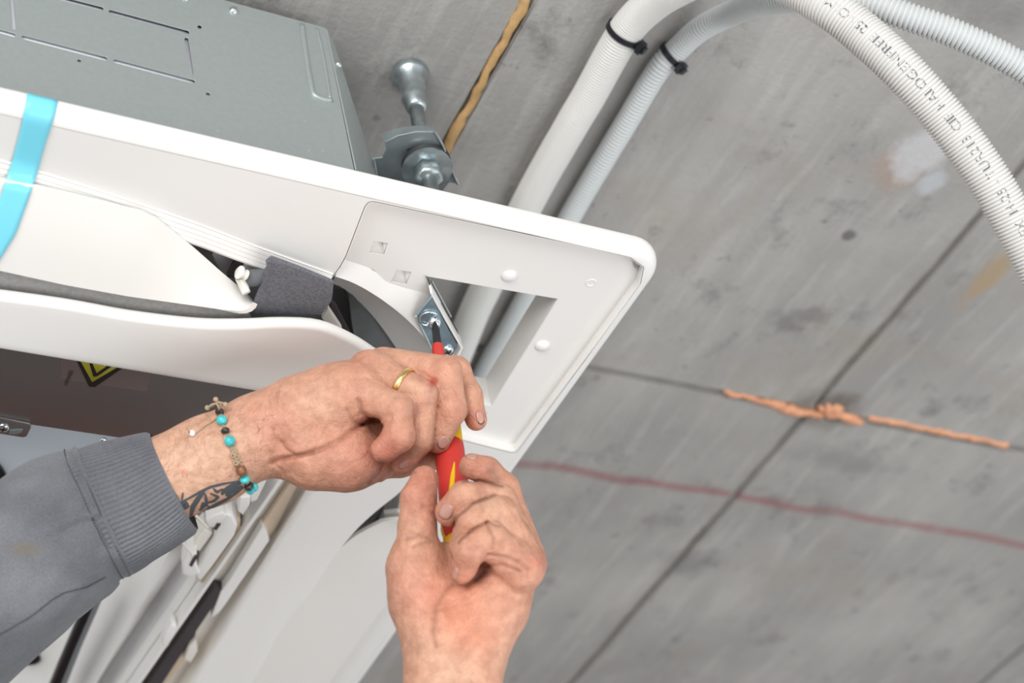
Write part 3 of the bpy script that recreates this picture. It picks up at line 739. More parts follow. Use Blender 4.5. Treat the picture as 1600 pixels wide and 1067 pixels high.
# side wall and broad slope of the pan
r0 = [p + Vector((0, 0, 0.0)) for p in rib_b]
r1_ = brail((392, 730), (215, 1010), 0.02, -0.3, 0.5)
r2_ = brail((300, 850), (176, 1030), 0.015, -0.5, 0.8)
r3_ = brail((272, 850), (150, 1067), -0.005, -0.3, 0.6)
r4_ = brail((236, 850), (105, 1067), 0.02, -0.3, 0.6)
r5_ = brail((150, 850), (30, 1067), 0.035, -0.2, 0.6)
r6_ = brail((20, 850), (-90, 1067), 0.035, -0.1, 0.6)
me = loft_mesh([resample(r, 10) for r in (r0, r2_)], 0.002)
link('pan_side', sharp(me, 20), M_pan, inner)
loft('pan_slope', [resample(r, 10) for r in (r2_, r3_, r4_, r5_, r6_)], simple('pan_white', (0.78, 0.77, 0.75), 0.5, var=0.05, vscale=12), inner, 0.002, ang=60)
tube('glossy_trim', [U(150, 920, 0.0), U(140, 945, 0.0), U(112, 1010, 0.0), U(80, 1085, 0.0)], 0.0058, M_black, inner, 20)
tube('grey_trim', [U(159, 920, -0.003), U(148, 948, -0.003), U(121, 1010, -0.003), U(92, 1085, -0.003)], 0.0034, simple('grey_gloss', (0.16, 0.17, 0.18), 0.2), inner, 16)
bp_ = U(47, 1031, 0.03); lathe('pan_opening', [(0, 0.009), (0.002, 0.009)], bp_, bp_ + Vector((0, 0, 1)), M_black, inner, 24)
p = U(402 / 2.5 - 0, 686, 0.0)
# electrical cover plate with warning sticker
cover = thing('electrical_cover', U(120, 620, 0.0), 'shiny reflective sheet metal cover with a yellow warning triangle, above the sleeve', 'cover')
cov = [(-160, 480), (520, 560), (470, 735), (300, 702), (207, 687.5), (0, 657), (-160, 632)]
co = plate('cover_plate', [xyl(cov, 0.0)], 0.0, 0.012, M_mirror, cover, 0.0008, 2)
tab = [(-60, 640), (47, 662), (49, 668), (42, 682), (36, 684), (-60, 668)]
plate('mounting_tab', [xyl(tab, -0.002)], -0.002, 0.002, M_mirror, cover, 0.0006, 2)
screw_head('screw', U(5, 668, -0.002), (0, 0, -1), 0.0042, M_chrome, cover, True, 0.4)
slab_px('tab_slot', [(14, 672), (36, 671), (33, 676), (24, 679), (14, 678)], -0.0026, -0.002, M_zincd, cover, 0.0001)
screw_head('screw', U(161, 688, 0.0), (0, 0, -1), 0.0028, M_chrome, cover, False, 0.5)
stk = thing('warning_sticker', U(143, 590, -0.001), 'yellow triangular warning sticker with black edge on the shiny cover', 'sticker')
slab_px('label_film', [(96, 540), (240, 566), (230, 612), (94, 592)], -0.0006, -0.0003, M_label, stk, 0.0)
tri = [(106, 534), (224, 553), (148, 605), (139, 604)]
slab_px('triangle_border', tri, -0.0012, -0.0006, M_stickb, stk, 0.0)
slab_px('triangle_face', [(113, 541), (212, 557), (144, 597)], -0.0016, -0.0012, M_sticky, stk, 0.0)
slab_px('triangle_symbol', [(137, 560), (178, 570), (152, 588), (146, 589)], -0.0019, -0.0016, M_stickb, stk, 0.0)
slab_px('triangle_symbol', [(143, 564), (168, 571), (151, 583)], -0.0022, -0.0019, M_sticky, stk, 0.0)

def text_mesh(s, size):
    cu = bpy.data.curves.new('t', 'FONT'); cu.body = s; cu.size = size; cu.align_x = 'LEFT'
    o = bpy.data.objects.new('t', cu); COL.objects.link(o); dg_ = bpy.context.evaluated_depsgraph_get()
    me = bpy.data.meshes.new_from_object(o.evaluated_get(dg_)); bpy.data.objects.remove(o); return me
me = text_mesh('HINWEIS', 0.0042)
a = U(99, 602, -0.001); ex = (U(114, 566, -0.001) - a).normalized(); ey = Vector((0, 0, -1)).cross(ex) * 1.0
ey = ex.cross(Vector((0, 0, 1))) ; ez = Vector((0, 0, -1))
for v in me.vertices: v.co = a + ex * v.co.x * 1.0 - ey * v.co.y
link('lettering', me, M_stickb, stk, smooth=False)

# ------------------------------------------------------------------ fixing bracket with two screws in the corner
brk = thing('fixing_bracket', U(690, 510, 0.004), 'bluish zinc plated bracket with two screws beside the square service hole', 'bracket')
bp = [(675, 464), (651, 494), (661, 515), (676, 546), (690, 552), (706, 556), (714, 542)]
plate('bracket_plate', [xyl(bp, -0.002)], -0.002, -0.0005, simple('blue_zinc', (0.36, 0.50, 0.58), 0.35, metal=0.75, var=0.3, vscale=60), brk, 0.0)
flange = [U(a, b, -0.003) for a, b in [(674, 458), (697, 500), (722, 544), (712, 563)]]
loft('bracket_flange', [flange, [p + Vector((0, 0, 0.010)) for p in flange]], M_white, brk, 0.0016, off=0)
flange2 = [U(a, b, -0.002) for a, b in [(650, 494), (661, 517), (676, 548)]]
tube('bracket_edge', flange2, 0.0007, simple('pale_zinc', (0.62, 0.72, 0.70), 0.3, metal=0.6), brk, 8)
dk = [U(a, b, 0.012) for a, b in [(666, 432), (676, 455), (700, 490), (712, 505), (722, 545)]]
plate('foam_backing', [xyl([(667, 432), (678, 455), (705, 500), (714, 515), (723, 546), (716, 540), (690, 492), (673, 455)], 0.006)], 0.005, 0.007, M_blackfoam, brk)
loft('sheet_edge', [U_([(675, 440), (705, 496)], 0.010), U_([(673, 440), (703, 498)], 0.012)], M_galv, brk, 0.0008, 4)
s1_ = screw_head('screw', U(678, 503, -0.002), MC.T @ np.array([0.1, 0.75, -0.65]), 0.0055, M_chrome, brk, False, 0.9)
s2_ = screw_head('screw', U(699, 547, -0.002), (0.1, 0.1, -1), 0.0048, M_chrome, brk, True, 0.45)
tube('washer', [U(670, 498, -0.003) + Vector((0.0068 * math.cos(t), 0.0068 * math.sin(t), 0)) for t in [2 * math.pi * k / 24 for k in range(24)]], 0.0009, M_chrome, brk, 8, True)

# ------------------------------------------------------------------ masking tape on the panel
def tape_strip():
    L = [(42.5, 147), (41, 160), (33, 200), (20, 250), (0, 310), (-30, 380), (-50, 430)]
    Rt = [(90.5, 158), (86, 180), (72, 222), (60, 265), (45, 310), (25, 365), (-8, 418)]
    bv = bvh_of([frame, lv, front] + [c for c in frame.children])
    L = [(p.x, p.y) for p in resample([Vector((*p, 0)) for p in L], 60)]; Rt = [(p.x, p.y) for p in resample([Vector((*p, 0)) for p in Rt], 60)]
    V = []; Fc = []
    for (a, b) in zip(L, Rt):
        for k in range(6):
            t = k / 5; V.append(hit(bv, a[0] + (b[0] - a[0]) * t, a[1] + (b[1] - a[1]) * t, 0.0006)[0])
    for i in range(len(L) - 1):
        for k in range(5): Fc.append((i * 6 + k, i * 6 + k + 1, (i + 1) * 6 + k + 1, (i + 1) * 6 + k))
    # smooth over the steps like real tape
    V = [Vector(v) for v in V]
    for _ in range(3):
        V2 = [v.copy() for v in V]
        for i in range(1, len(L) - 1):
            for k in range(6): V2[i * 6 + k] = (V[(i - 1) * 6 + k] + V[i * 6 + k] * 2 + V[(i + 1) * 6 + k]) / 4
        V = V2
    d = Vector(MC[2]) * -0.0006
    me = apply_mods(mesh([v + d for v in V], Fc), [('SOLIDIFY', dict(thickness=0.0003, offset=0))])
    tag(link('tape_strip', me, M_tape), 'light blue protective tape strip stuck across the white panel and louver', 'tape')
tape_strip()

# ------------------------------------------------------------------ hanger rod
rodx, rody = -0.1470, 0.0520
nut = UY(672, 279, 0.0); 
pn = U(671, 283, 0.085); pa = U(641, 116, HC - 0.002); 
hang = thing('suspension_rod', pa, 'zinc plated threaded hanger rod with ceiling anchor and slotted bracket', 'hanger')
ax = (pn - pa).normalized(); Lr = (pn - pa).length
rod_r = 0.0055
nr = 90; prr = []
L2 = Lr + 0.02
for i in range(nr * 2):
    t = i / (nr * 2 - 1) * L2; prr.append((t, rod_r + (0.0004 if i % 2 else -0.0003)))
lathe('rod', prr, pa, pn, M_zinc, hang, 20, 80)
lathe('anchor_sleeve', [(-0.002, 0.0150), (0.004, 0.0155), (0.007, 0.0140), (0.010, 0.0108), (0.030, 0.0090), (0.034, 0.0088)], pa, pn, M_zinc, hang, 32, 50)
lathe('coupling_nut', [(0.032, 0.0092), (0.035, 0.0104), (0.037, 0.0096), (0.046, 0.0080), (0.048, 0.006)], pa, pn, M_zinc, hang, 32, 50)
tb = Lr
lathe('rubber_washer', [(tb - 0.028, 0.008), (tb - 0.0275, 0.0175), (tb - 0.022, 0.0185), (tb - 0.019, 0.016), (tb - 0.018, 0.008)], pa, pn, M_rubber, hang, 32, 50)
lathe('steel_washer', [(tb - 0.017, 0.008), (tb - 0.0165, 0.0185), (tb - 0.014, 0.0190), (tb - 0.0135, 0.008)], pa, pn, M_zinc, hang, 32, 50)
lathe('hex_nut', [(tb - 0.013, 0.0105), (tb - 0.0125, 0.0112), (tb - 0.003, 0.0112), (tb - 0.001, 0.0098)], pa, pn, M_zinc, hang, 6, 20)
# bracket plate: an angled plate bent up at its ends
bpx = [(582, 247), (600, 240), (604, 218), (640, 207), (676, 206), (684, 222), (696, 240), (693, 241), (672, 235), (660, 240), (640, 224), (634, 236), (640, 258), (650, 262), (664, 254), (692, 262), (701, 254), (716, 288), (712, 289), (706, 282), (690, 300), (640, 300), (590, 282)]
HB = 0.108
hole_b = [(637, 233), (652, 228), (658, 244), (662, 250), (646, 260)]
bo = [(590, 290), (583, 248), (598, 246), (604, 236), (602, 222), (622, 212), (650, 206), (680, 206), (690, 224), (697, 241), (680, 234), (662, 240), (652, 228), (636, 234), (644, 262), (655, 258), (672, 256), (694, 260), (702, 254), (708, 272), (716, 288), (702, 285), (690, 300)]
bme = plate('bracket', [xyl(bo, HB)], HB, HB + 0.0022, M_zincd, hang, 0.0005, 2)
lipa = [U(a, b, HB + 0.001) for a, b in [(602, 223), (622, 212), (650, 206), (680, 206)]]
loft('bracket_lip', [lipa, [U(a, b, HB + 0.001) + Vector((0, 0, 0.010)) for a, b in [(598, 226), (619, 217), (648, 212), (678, 213)]]], M_zincd, hang, 0.001, 8)
tube('bracket_edge', [U(584, 248, HB - 0.001), U(587, 268, HB - 0.001), U(592, 290, HB - 0.001)], 0.0011, M_zinc, hang, 8)
tube('bracket_edge', [U(680, 206, HB - 0.001), U(690, 224, HB - 0.001), U(697, 241, HB - 0.001)], 0.0011, M_zinc, hang, 8)
tube('bracket_edge', [U(702, 254, HB - 0.001), U(708, 272, HB - 0.001), U(716, 288, HB - 0.001)], 0.0011, M_zinc, hang, 8)

# ------------------------------------------------------------------ corrugated conduits
def dense(path, step):
    P = smoothpts(path, 24); L = sum((b - a).length for a, b in zip(P, P[1:])); return resample(P, int(L / step) + 1), L
def conduit(name, path, R, pitch, mat, label, seg=28, amp=0.0015):
    P, L = dense(path, pitch / 5); rad = []
    pr = [1.0, 0.95, 0.5, -0.3, 0.55]
    for i in range(len(P)): rad.append(R - amp + amp * pr[i % 5])
    me = tube_mesh(P, rad, seg); o = link(name, me, mat); tag(o, label, 'conduit', 'corrugated conduits under the ceiling'); return o, P
zc1 = HC - 0.0145
zc2 = HC - 0.0105
path1 = [U(x, y, zc1) for x, y in [(640, 700), (700, 585), (722, 535), (740, 490), (757, 454), (831, 305), (895, 192), (920, 150), (960, 77), (984, 40)]]
path1 += [U(1012, 12, HC - 0.020), U(1050, -14, HC - 0.035), U(1110, -38, HC - 0.065)]
path1 += [UD(x, y, d) for x, y, d in [(1205, -36, 1.14), (1285, 5, 1.11), (1345, 50, 1.10), (1412, 112, 1.09), (1480, 190, 1.088), (1540, 272, 1.085), (1590, 358, 1.085), (1640, 455, 1.085), (1690, 570, 1.09), (1720, 700, 1.10)]]
R1 = 0.0142; R2 = 0.0100
c1, P1 = conduit('corrugated_conduit', path1, R1, 0.0025, M_pipe, 'thick white corrugated conduit arching across the top right, printed with small grey lettering', amp=0.0015)
path2 = [U(x, y, zc2) for x, y in [(660, 760), (730, 635), (763, 569), (786, 530), (808, 490), (894, 333), (978, 192), (1029, 108), (1060, 76)]]
path2 += [U(1095, 45, HC - 0.020), U(1140, 22, HC - 0.040)]
path2 += [UD(x, y, d) for x, y, d in [(1190, 5, 1.22), (1262, -3, 1.17), (1350, 2, 1.145), (1413, 24, 1.135), (1500, 56, 1.13), (1600, 107, 1.13), (1720, 190, 1.13)]]
c2, P2 = conduit('corrugated_conduit', path2, R2, 0.0034, M_pipe2, 'thinner pale grey corrugated conduit running along the concrete behind the thick one', amp=0.0015)
# printing on the thick conduit
def print_on(P, s, start_px, size, ang0):
    # distance along path measured backwards from the start point
    bv = bvh_of([c1])
    i0 = min(range(len(P)), key=lambda i: (Vector((proj(P[i])[0] - start_px[0], proj(P[i])[1] - start_px[1]))).length)
    seglen = (P[1] - P[0]).length
    me = text_mesh(s, size)
    bm = bmesh.new(); bm.from_mesh(me); bmesh.ops.triangulate(bm, faces=bm.faces[:])
    for _ in range(2):
        bmesh.ops.subdivide_edges(bm, edges=[e for e in bm.edges if e.calc_length() > 0.0006], cuts=1)
        bmesh.ops.triangulate(bm, faces=[f for f in bm.faces if len(f.verts) > 4])
    Pp, T, Nn = frames(P)
    pr = [1.0, 0.95, 0.5, -0.3, 0.55]
    for v in bm.verts:
        t = v.co.x / seglen; f = i0 - t; k = max(0, min(len(P) - 2, int(f))); fr = f - k
        c = P[k].lerp(P[k + 1], fr); tt = T[k]
        view_dir = (Vector(CAM) - c).normalized(); nn = (view_dir - tt * view_dir.dot(tt)).normalized(); bb = tt.cross(nn)
        a = ang0 + v.co.y / R1
        prf = pr[k % 5] * (1 - fr) + pr[(k + 1) % 5] * fr
        rr = R1 - 0.0015 + 0.0015 * prf + 0.00012
        if prf < 0.45: rr -= 0.0006
        v.co = c + (nn * math.cos(a) + bb * math.sin(a)) * rr
    me2 = bpy.data.meshes.new('pr'); bm.to_mesh(me2); bm.free(); return me2
def proj(P):
    q = MC @ (np.array(P) - CAM); return (800 + F * q[0] / q[2], 533.5 + F * q[1] / q[2], q[2])
me = print_on(P1, 'FLEX  H-25 - TUR213  CIE  HALOGENFREE  25NOIM', (1622, 380), 0.0092, -0.42)
link('lettering', me, M_ink, c1, smooth=False)
# cable ties
def cable_tie(P, R, px, label, headang):
    i0 = min(range(len(P)), key=lambda i: (Vector((proj(P[i])[0] - px[0], proj(P[i])[1] - px[1]))).length)
    Pp, T, Nn = frames(P); c = P[i0]; t = T[i0]; vd = (Vector(CAM) - c).normalized(); n = (vd - t * vd.dot(t)).normalized(); b = t.cross(n)
    tt = thing('cable_tie', c, label, 'cable tie', 'cable ties on the conduits')
    prof = [(-0.0023, R + 0.0003), (-0.0023, R + 0.0016), (0.0023, R + 0.0016), (0.0023, R + 0.0003)]
    V = []; Fc = []; seg = 40
    for dz, rr in prof:
        for s in range(seg):
            a = 2 * math.pi * s / seg; V.append(c + t * dz + (n * math.cos(a) + b * math.sin(a)) * rr)
    for i in range(4):
        i2 = (i + 1) % 4
        for s in range(seg): s2 = (s + 1) % seg; Fc.append((i * seg + s, i * seg + s2, i2 * seg + s2, i2 * seg + s))
    link('strap', sharp(mesh(V, Fc), 40), M_tie, tt)
    hd = (n * math.cos(headang) + b * math.sin(headang)); q = c + hd * (R + 0.004)
    M4 = Matrix.Translation(q) @ Matrix((hd.cross(t).normalized(), t, hd)).transposed().to_4x4()
    link('lock_head', box_mesh(0.0105, 0.0105, 0.0095, M4, 0.0025), M_tie, tt, smooth=False)
cable_tie(P1, R1, (977, 52), 'black nylon cable tie around the thick white conduit', 1.25)
cable_tie(P2, R2, (1050, 86), 'black nylon cable tie around the thin pale conduit', 1.25)

# ------------------------------------------------------------------ screwdriver
tip = U(680, 509, -0.010); end = UD(721, 870, 1.058); axd = (end - tip); LS = axd.length; axd.normalize()
sd = thing('screwdriver', end, 'red and yellow insulated screwdriver held in both hands, its tip in the bracket screw', 'screwdriver')
fy = lambda y: (y - 509) / 361 * LS
lathe('blade', [(-0.004, 0.0008), (0.001, 0.0024), (0.004, 0.0030), (fy(560), 0.0030)], tip, end, M_steel, sd, 8, 30)
tube('blade_highlight', [tip + axd * fy(514) + Vector(MC[2]) * -0.0031, tip + axd * fy(548) + Vector(MC[2]) * -0.0031], 0.0004, M_chrome, sd, 6)
prof = [(fy(543), 0.0031), (fy(544), 0.0040), (fy(552), 0.0043), (fy(575), 0.0046), (fy(650), 0.0046)]
lathe('shaft_insulation', prof, tip, end, M_red, sd, 28, 50)
prof = [(fy(632), 0.0046), (fy(640), 0.0065), (fy(655), 0.0088), (fy(670), 0.0097), (fy(708), 0.0099), (fy(712), 0.0090)]
collar = lathe('collar', prof, tip, end, M_yellow, sd, 32, 50)
prof = [(fy(706), 0.0085), (fy(707), 0.0100), (fy(715), 0.0102), (fy(745), 0.0100), (fy(775), 0.0104), (fy(805), 0.0110), (fy(830), 0.0110), (fy(845), 0.0102), (fy(852), 0.0090)]
grip = lathe('grip', prof, tip, end, M_red, sd, 40, 50)
prof = [(fy(842), 0.0094), (fy(848), 0.0100), (fy(857), 0.0086), (fy(866), 0.0062), (fy(871), 0.0030), (fy(872.5), 0.0008)]
lathe('end_cap', prof, tip, end, M_yellow, sd, 32, 60)
bg = bvh_of([grip])
def inlay(pts, wd):
    me = apply_mods(ribbon_mesh(bg, pts, wd, 0.00025, 2.0, 4), [('SOLIDIFY', dict(thickness=0.0006, offset=0))])
    link('grip_inlay', me, M_yellow, grip)
inlay([(710, 722), (708, 740), (706, 760), (704, 785)], [1.5, 7, 8, 6])
inlay([(689, 822), (692, 835), (697, 845), (704, 846), (708, 838)], [4, 5, 6, 5, 4])

# ------------------------------------------------------------------ signed distance sculpting of the hands
class Sculpt:
    def __init__(s, lo, hi, vox):
        s.vox = vox; s.lo = np.array(lo); n = np.ceil((np.array(hi) - s.lo) / vox).astype(int) + 1; s.n = n
        s.ax = [(s.lo[i] + vox * np.arange(n[i])).astype(np.float32) for i in range(3)]
    def blank(s): return np.full(tuple(s.n), 0.05, np.float32)
    def region(s, a, b, m):
        lo = np.minimum(a, b) - m; hi = np.maximum(a, b) + m
        i0 = np.clip(np.floor((lo - s.lo) / s.vox).astype(int), 0, s.n); i1 = np.clip(np.ceil((hi - s.lo) / s.vox).astype(int), 0, s.n)
        return tuple(slice(i0[i], i1[i]) for i in range(3))
    def cap(s, a, b, ra, rb, zs=1.0, m=0.016):
        a = np.asarray(a, float); b = np.asarray(b, float); R = s.region(a, b, max(ra, rb) + m)
        X = s.ax[0][R[0]][:, None, None]; Y = s.ax[1][R[1]][None, :, None]; Z = s.ax[2][R[2]][None, None, :]
        d = (b - a).astype(np.float32); d2 = float((d * d).sum()) + 1e-12
        t = np.clip(((X - a[0]) * d[0] + (Y - a[1]) * d[1] + (Z - a[2]) * d[2]) / d2, 0, 1)
        q = np.sqrt((X - a[0] - t * d[0]) ** 2 + (Y - a[1] - t * d[1]) ** 2 + ((Z - a[2] - t * d[2]) * zs) ** 2)
        return R, (q - (ra + (rb - ra) * t)).astype(np.float32)
    def smin_into(s, F, R, d, k):
        f = F[R]; h = np.clip(0.5 + 0.5 * (f - d) / k, 0, 1)
        F[R] = d * h + f * (1 - h) - k * h * (1 - h)
    def smin(s, A, B, k):
        h = np.clip(0.5 + 0.5 * (A - B) / k, 0, 1); return B * h + A * (1 - h) - k * h * (1 - h)
def chain(S, F, pts, k):
    P = [view(p[0], p[1], p[2]) for p in pts]
    for i in range(len(P) - 1):
        R, d = S.cap(P[i], P[i + 1], pts[i][3], pts[i + 1][3], pts[i][4] if len(pts[i]) > 4 else 1.0); S.smin_into(F, R, d, k)
def build_body(name, palm, fingers, carve, bumps, vox, parent, kp=0.010, base_k=0.006):
    allp = [view(p[0], p[1], p[2]) for c in palm + fingers for p in c]; rr = 0.04
    lo = np.min(allp, 0) - rr; hi = np.max(allp, 0) + rr
    S = Sculpt(lo, hi, vox); Fp = S.blank()
    for c in palm: chain(S, Fp, c, kp)
    Ff = []
    for c in fingers:
        f = S.blank(); chain(S, f, c, 0.0035)
        b = S.blank(); chain(S, b, c[:2], 0.0035)
        # only the root of each finger blends softly with the palm
        P0 = view(*c[0][:3]); P1 = view(*c[1][:3]); pr = P0 + (P1 - P0) * 0.42
        R, d = S.cap(P0, pr, c[0][3], c[0][3] * 0.6 + c[1][3] * 0.4); S.smin_into(Fp, R, d, base_k)
        Ff.append(f)
    T = Fp
    for f in Ff: T = S.smin(T, f, 0.0009)
    idx = np.where(np.abs(T) < 0.006)
    x = S.ax[0][idx[0]]; y = S.ax[1][idx[1]]; z = S.ax[2][idx[2]]; px = 800 + F * x / z; py = 533.5 + F * y / z
    val = T[idx]
    for pts, wpx, dep in carve:
        P = [np.array(p, float) for p in pts]; best = np.full(px.shape, 1e9)
        for a, b in zip(P, P[1:]):
            ab = b - a; t = np.clip(((px - a[0]) * ab[0] + (py - a[1]) * ab[1]) / (ab @ ab + 1e-9), 0, 1)
            best = np.minimum(best, np.hypot(px - a[0] - t * ab[0], py - a[1] - t * ab[1]))
        val = val + dep * np.exp(-(best / wpx) ** 2)
    for cx, cy, r, dep in bumps:
        val = val - dep * np.exp(-((px - cx) ** 2 + (py - cy) ** 2) / r ** 2)
    T[idx] = val
    gr = openvdb.FloatGrid(0.05); gr.copyFromArray(T.astype(np.float32)); 
    pts, tris, quads = gr.convertToPolygons(isovalue=0.0, adaptivity=0.0)
    V = np.asarray(pts) * vox + S.lo; W = view2world(V)
    faces = [tuple(int(i) for i in q) for q in quads] + [tuple(int(i) for i in q) for q in tris]
    me = mesh(W.tolist(), faces)
    bm = bmesh.new(); bm.from_mesh(me); bmesh.ops.recalc_face_normals(bm, faces=bm.faces[:])
    for _ in range(2): bmesh.ops.smooth_vert(bm, verts=bm.verts[:], factor=0.4, use_axis_x=True, use_axis_y=True, use_axis_z=True)
    bm.to_mesh(me); bm.free()
    o = link(name, me, M_skin, parent)
    return o
def colour(o, base, blobs, lines=()):
    me = o.data; n = len(me.vertices); co = np.zeros(n * 3); me.vertices.foreach_get('co', co); co = co.reshape(-1, 3)
    off = np.array(o.parent.location) if o.parent else 0
    q = (co + off - CAM) @ MC.T; px = 800 + F * q[:, 0] / q[:, 2]; py = 533.5 + F * q[:, 1] / q[:, 2]
    C = np.tile(np.array(base, float), (n, 1))
    for cx, cy, r, col, amt in blobs:
        w_ = (amt * np.exp(-((px - cx) ** 2 + (py - cy) ** 2) / r ** 2))[:, None]; C = C * (1 - w_) + np.array(col) * w_
    for pts, wpx, col, amt in lines:
        best = np.full(px.shape, 1e9); P = [np.array(p, float) for p in pts]
        for a, b in zip(P, P[1:]):
            ab = b - a; t = np.clip(((px - a[0]) * ab[0] + (py - a[1]) * ab[1]) / (ab @ ab + 1e-9), 0, 1)
            best = np.minimum(best, np.hypot(px - a[0] - t * ab[0], py - a[1] - t * ab[1]))
        w_ = (amt * np.exp(-(best / wpx) ** 2))[:, None]; C = C * (1 - w_) + np.array(col) * w_
    ca = me.color_attributes.new('Col', 'FLOAT_COLOR', 'POINT')
    ca.data.foreach_set('color', np.hstack([C, np.ones((n, 1))]).astype(np.float32).ravel())

person = thing('person', UD(300, 760, 1.09), 'person in a grey sweatshirt, both bare hands raised, turning a screwdriver', 'person')
# upper hand: forearm from the left, little finger side towards the viewer
palmA = [
    [(150, 797, 1.080, 0.0315), (330, 718, 1.095, 0.0280), (400, 685, 1.100, 0.0262)],
    [(400, 678, 1.100, 0.0250), (470, 648, 1.100, 0.0245), (522, 627, 1.100, 0.0232), (562, 610, 1.100, 0.0185)],
    [(420, 672, 1.112, 0.0235), (530, 615, 1.122, 0.0195), (600, 590, 1.128, 0.0150)],
    [(440, 700, 1.108, 0.0180), (492, 708, 1.098, 0.0225), (548, 716, 1.100, 0.0205), (585, 722, 1.108, 0.0130)],
    [(520, 650, 1.118, 0.020), (590, 660, 1.126, 0.016)],
]
fingA = [
    [(545, 608, 1.098, 0.0150), (619, 640, 1.082, 0.0107), (624, 682, 1.075, 0.0098), (601, 702, 1.077, 0.0090)],
    [(578, 575, 1.110, 0.0122), (658, 618, 1.098, 0.0110), (655, 686, 1.094, 0.0096), (628, 722, 1.100, 0.0084)],
    [(600, 570, 1.124, 0.0120), (695, 583, 1.110, 0.0112), (706, 638, 1.103, 0.0100), (684, 689, 1.106, 0.0083)],
    [(620, 572, 1.136, 0.0115), (712, 580, 1.130, 0.0100), (733, 618, 1.124, 0.0088), (744, 656, 1.120, 0.0074)],
    [(548, 718, 1.110, 0.0170), (625, 720, 1.122, 0.0108), (690, 712, 1.130, 0.0088)],
]
carveA = [
    ([(585, 655), (566, 663), (533, 687), (497, 705), (450, 715), (425, 722)], 4, 0.0022),
    ([(560, 625), (566, 645), (578, 655), (590, 658)], 3.5, 0.0016),
    ([(543, 640), (552, 658), (566, 664)], 3, 0.0012),
    ([(486, 644), (500, 668), (520, 680)], 4, 0.0007), ([(440, 690), (448, 702), (462, 711), (490, 708)], 3, 0.0011),
    ([(424, 650), (428, 680), (440, 700)], 5, 0.0006), ([(412, 660), (416, 700), (424, 722), (440, 735)], 3, 0.0008),
    ([(500, 700), (470, 712), (440, 716)], 3, 0.0008), ([(515, 662), (500, 690)], 3, 0.0006),
    ([(595, 668), (604, 660), (612, 650)], 3, 0.0010),
    ([(585, 660), (610, 648), (612, 656)], 3, 0.0008),
    ([(598, 724), (592, 740), (575, 756)], 3, 0.0014), ([(603, 728), (598, 746), (586, 758)], 2.2, 0.0008),
    ([(548, 724), (565, 716), (578, 706)], 1.5, 0.0006), ([(560, 682), (580, 676), (590, 690)], 2, 0.0005),
    ([(573, 590), (588, 600), (603, 605)], 3, 0.0008), ([(670, 590), (680, 598), (676, 608)], 3, 0.0009),
    ([(684, 637), (693, 637)], 1.6, 0.0005),
    ([(636, 632), (645, 634)], 1.2, 0.0003), ([(634, 640), (646, 642)], 1.2, 0.0003), ([(636, 650), (646, 652)], 1.2, 0.0003),
    ([(672, 612), (683, 616)], 1.2, 0.0003), ([(672, 622), (684, 626)], 1.2, 0.0003), ([(672, 632), (684, 634)], 1.2, 0.0003),
    ([(640, 600), (650, 596)], 1.5, 0.0003), ([(430, 742), (455, 738), (470, 748)], 3, 0.0006),
]
bumpA = [(558, 560, 14, 0.0012), (588, 560, 14, 0.0008), (637, 628, 11, 0.0010), (672, 603, 12, 0.0010), (638, 684, 9, 0.0006), (706, 573, 12, 0.0010), (722, 640, 9, 0.0006), (716, 652, 9, 0.0005)]
armA = build_body('arm', palmA, fingA, carveA, bumpA, 0.0009, person)
SK = (0.61, 0.325, 0.22); RD = (0.52, 0.18, 0.125); PK = (0.58, 0.255, 0.18); DK = (0.15, 0.06, 0.04); PALE = (0.66, 0.42, 0.295)
colour(armA, SK, [(290, 740, 90, PALE, 0.8), (350, 700, 60, PALE, 0.4), (560, 720, 60, PK, 0.7), (600, 690, 40, RD, 0.35), (606, 706, 20, RD, 0.6), (690, 700, 16, RD, 0.7), (746, 655, 18, RD, 0.7), (628, 726, 18, RD, 0.55), (707, 640, 20, PK, 0.5), (680, 590, 30, PK, 0.35),
    (430, 660, 40, PK, 0.45), (560, 560, 30, RD, 0.3), (450, 710, 30, PK, 0.5), (640, 640, 12, (0.5, 0.33, 0.27), 0.4), (676, 612, 12, (0.5, 0.33, 0.27), 0.4), (676, 597, 6, (0.45, 0.05, 0.04), 0.85), (500, 640, 40, PALE, 0.35), (287, 738, 4, (0.7, 0.2, 0.16), 0.7), (640, 605, 18, PALE, 0.5)],
    [(p, 2.6, DK, 0.32) for p, w_, d in carveA if d > 0.001] + [([(546, 726), (562, 718), (580, 708)], 0.8, (0.4, 0.16, 0.12), 0.6), ([(651, 632), (655, 650), (654, 684)], 2.5, DK, 0.3), ([(688, 600), (684, 640), (676, 694)], 2.5, DK, 0.3), ([(728, 600), (731, 640), (729, 660)], 2.5, DK, 0.3)])  # dark lines: dirt in the creases plus painted shade there and between fingers
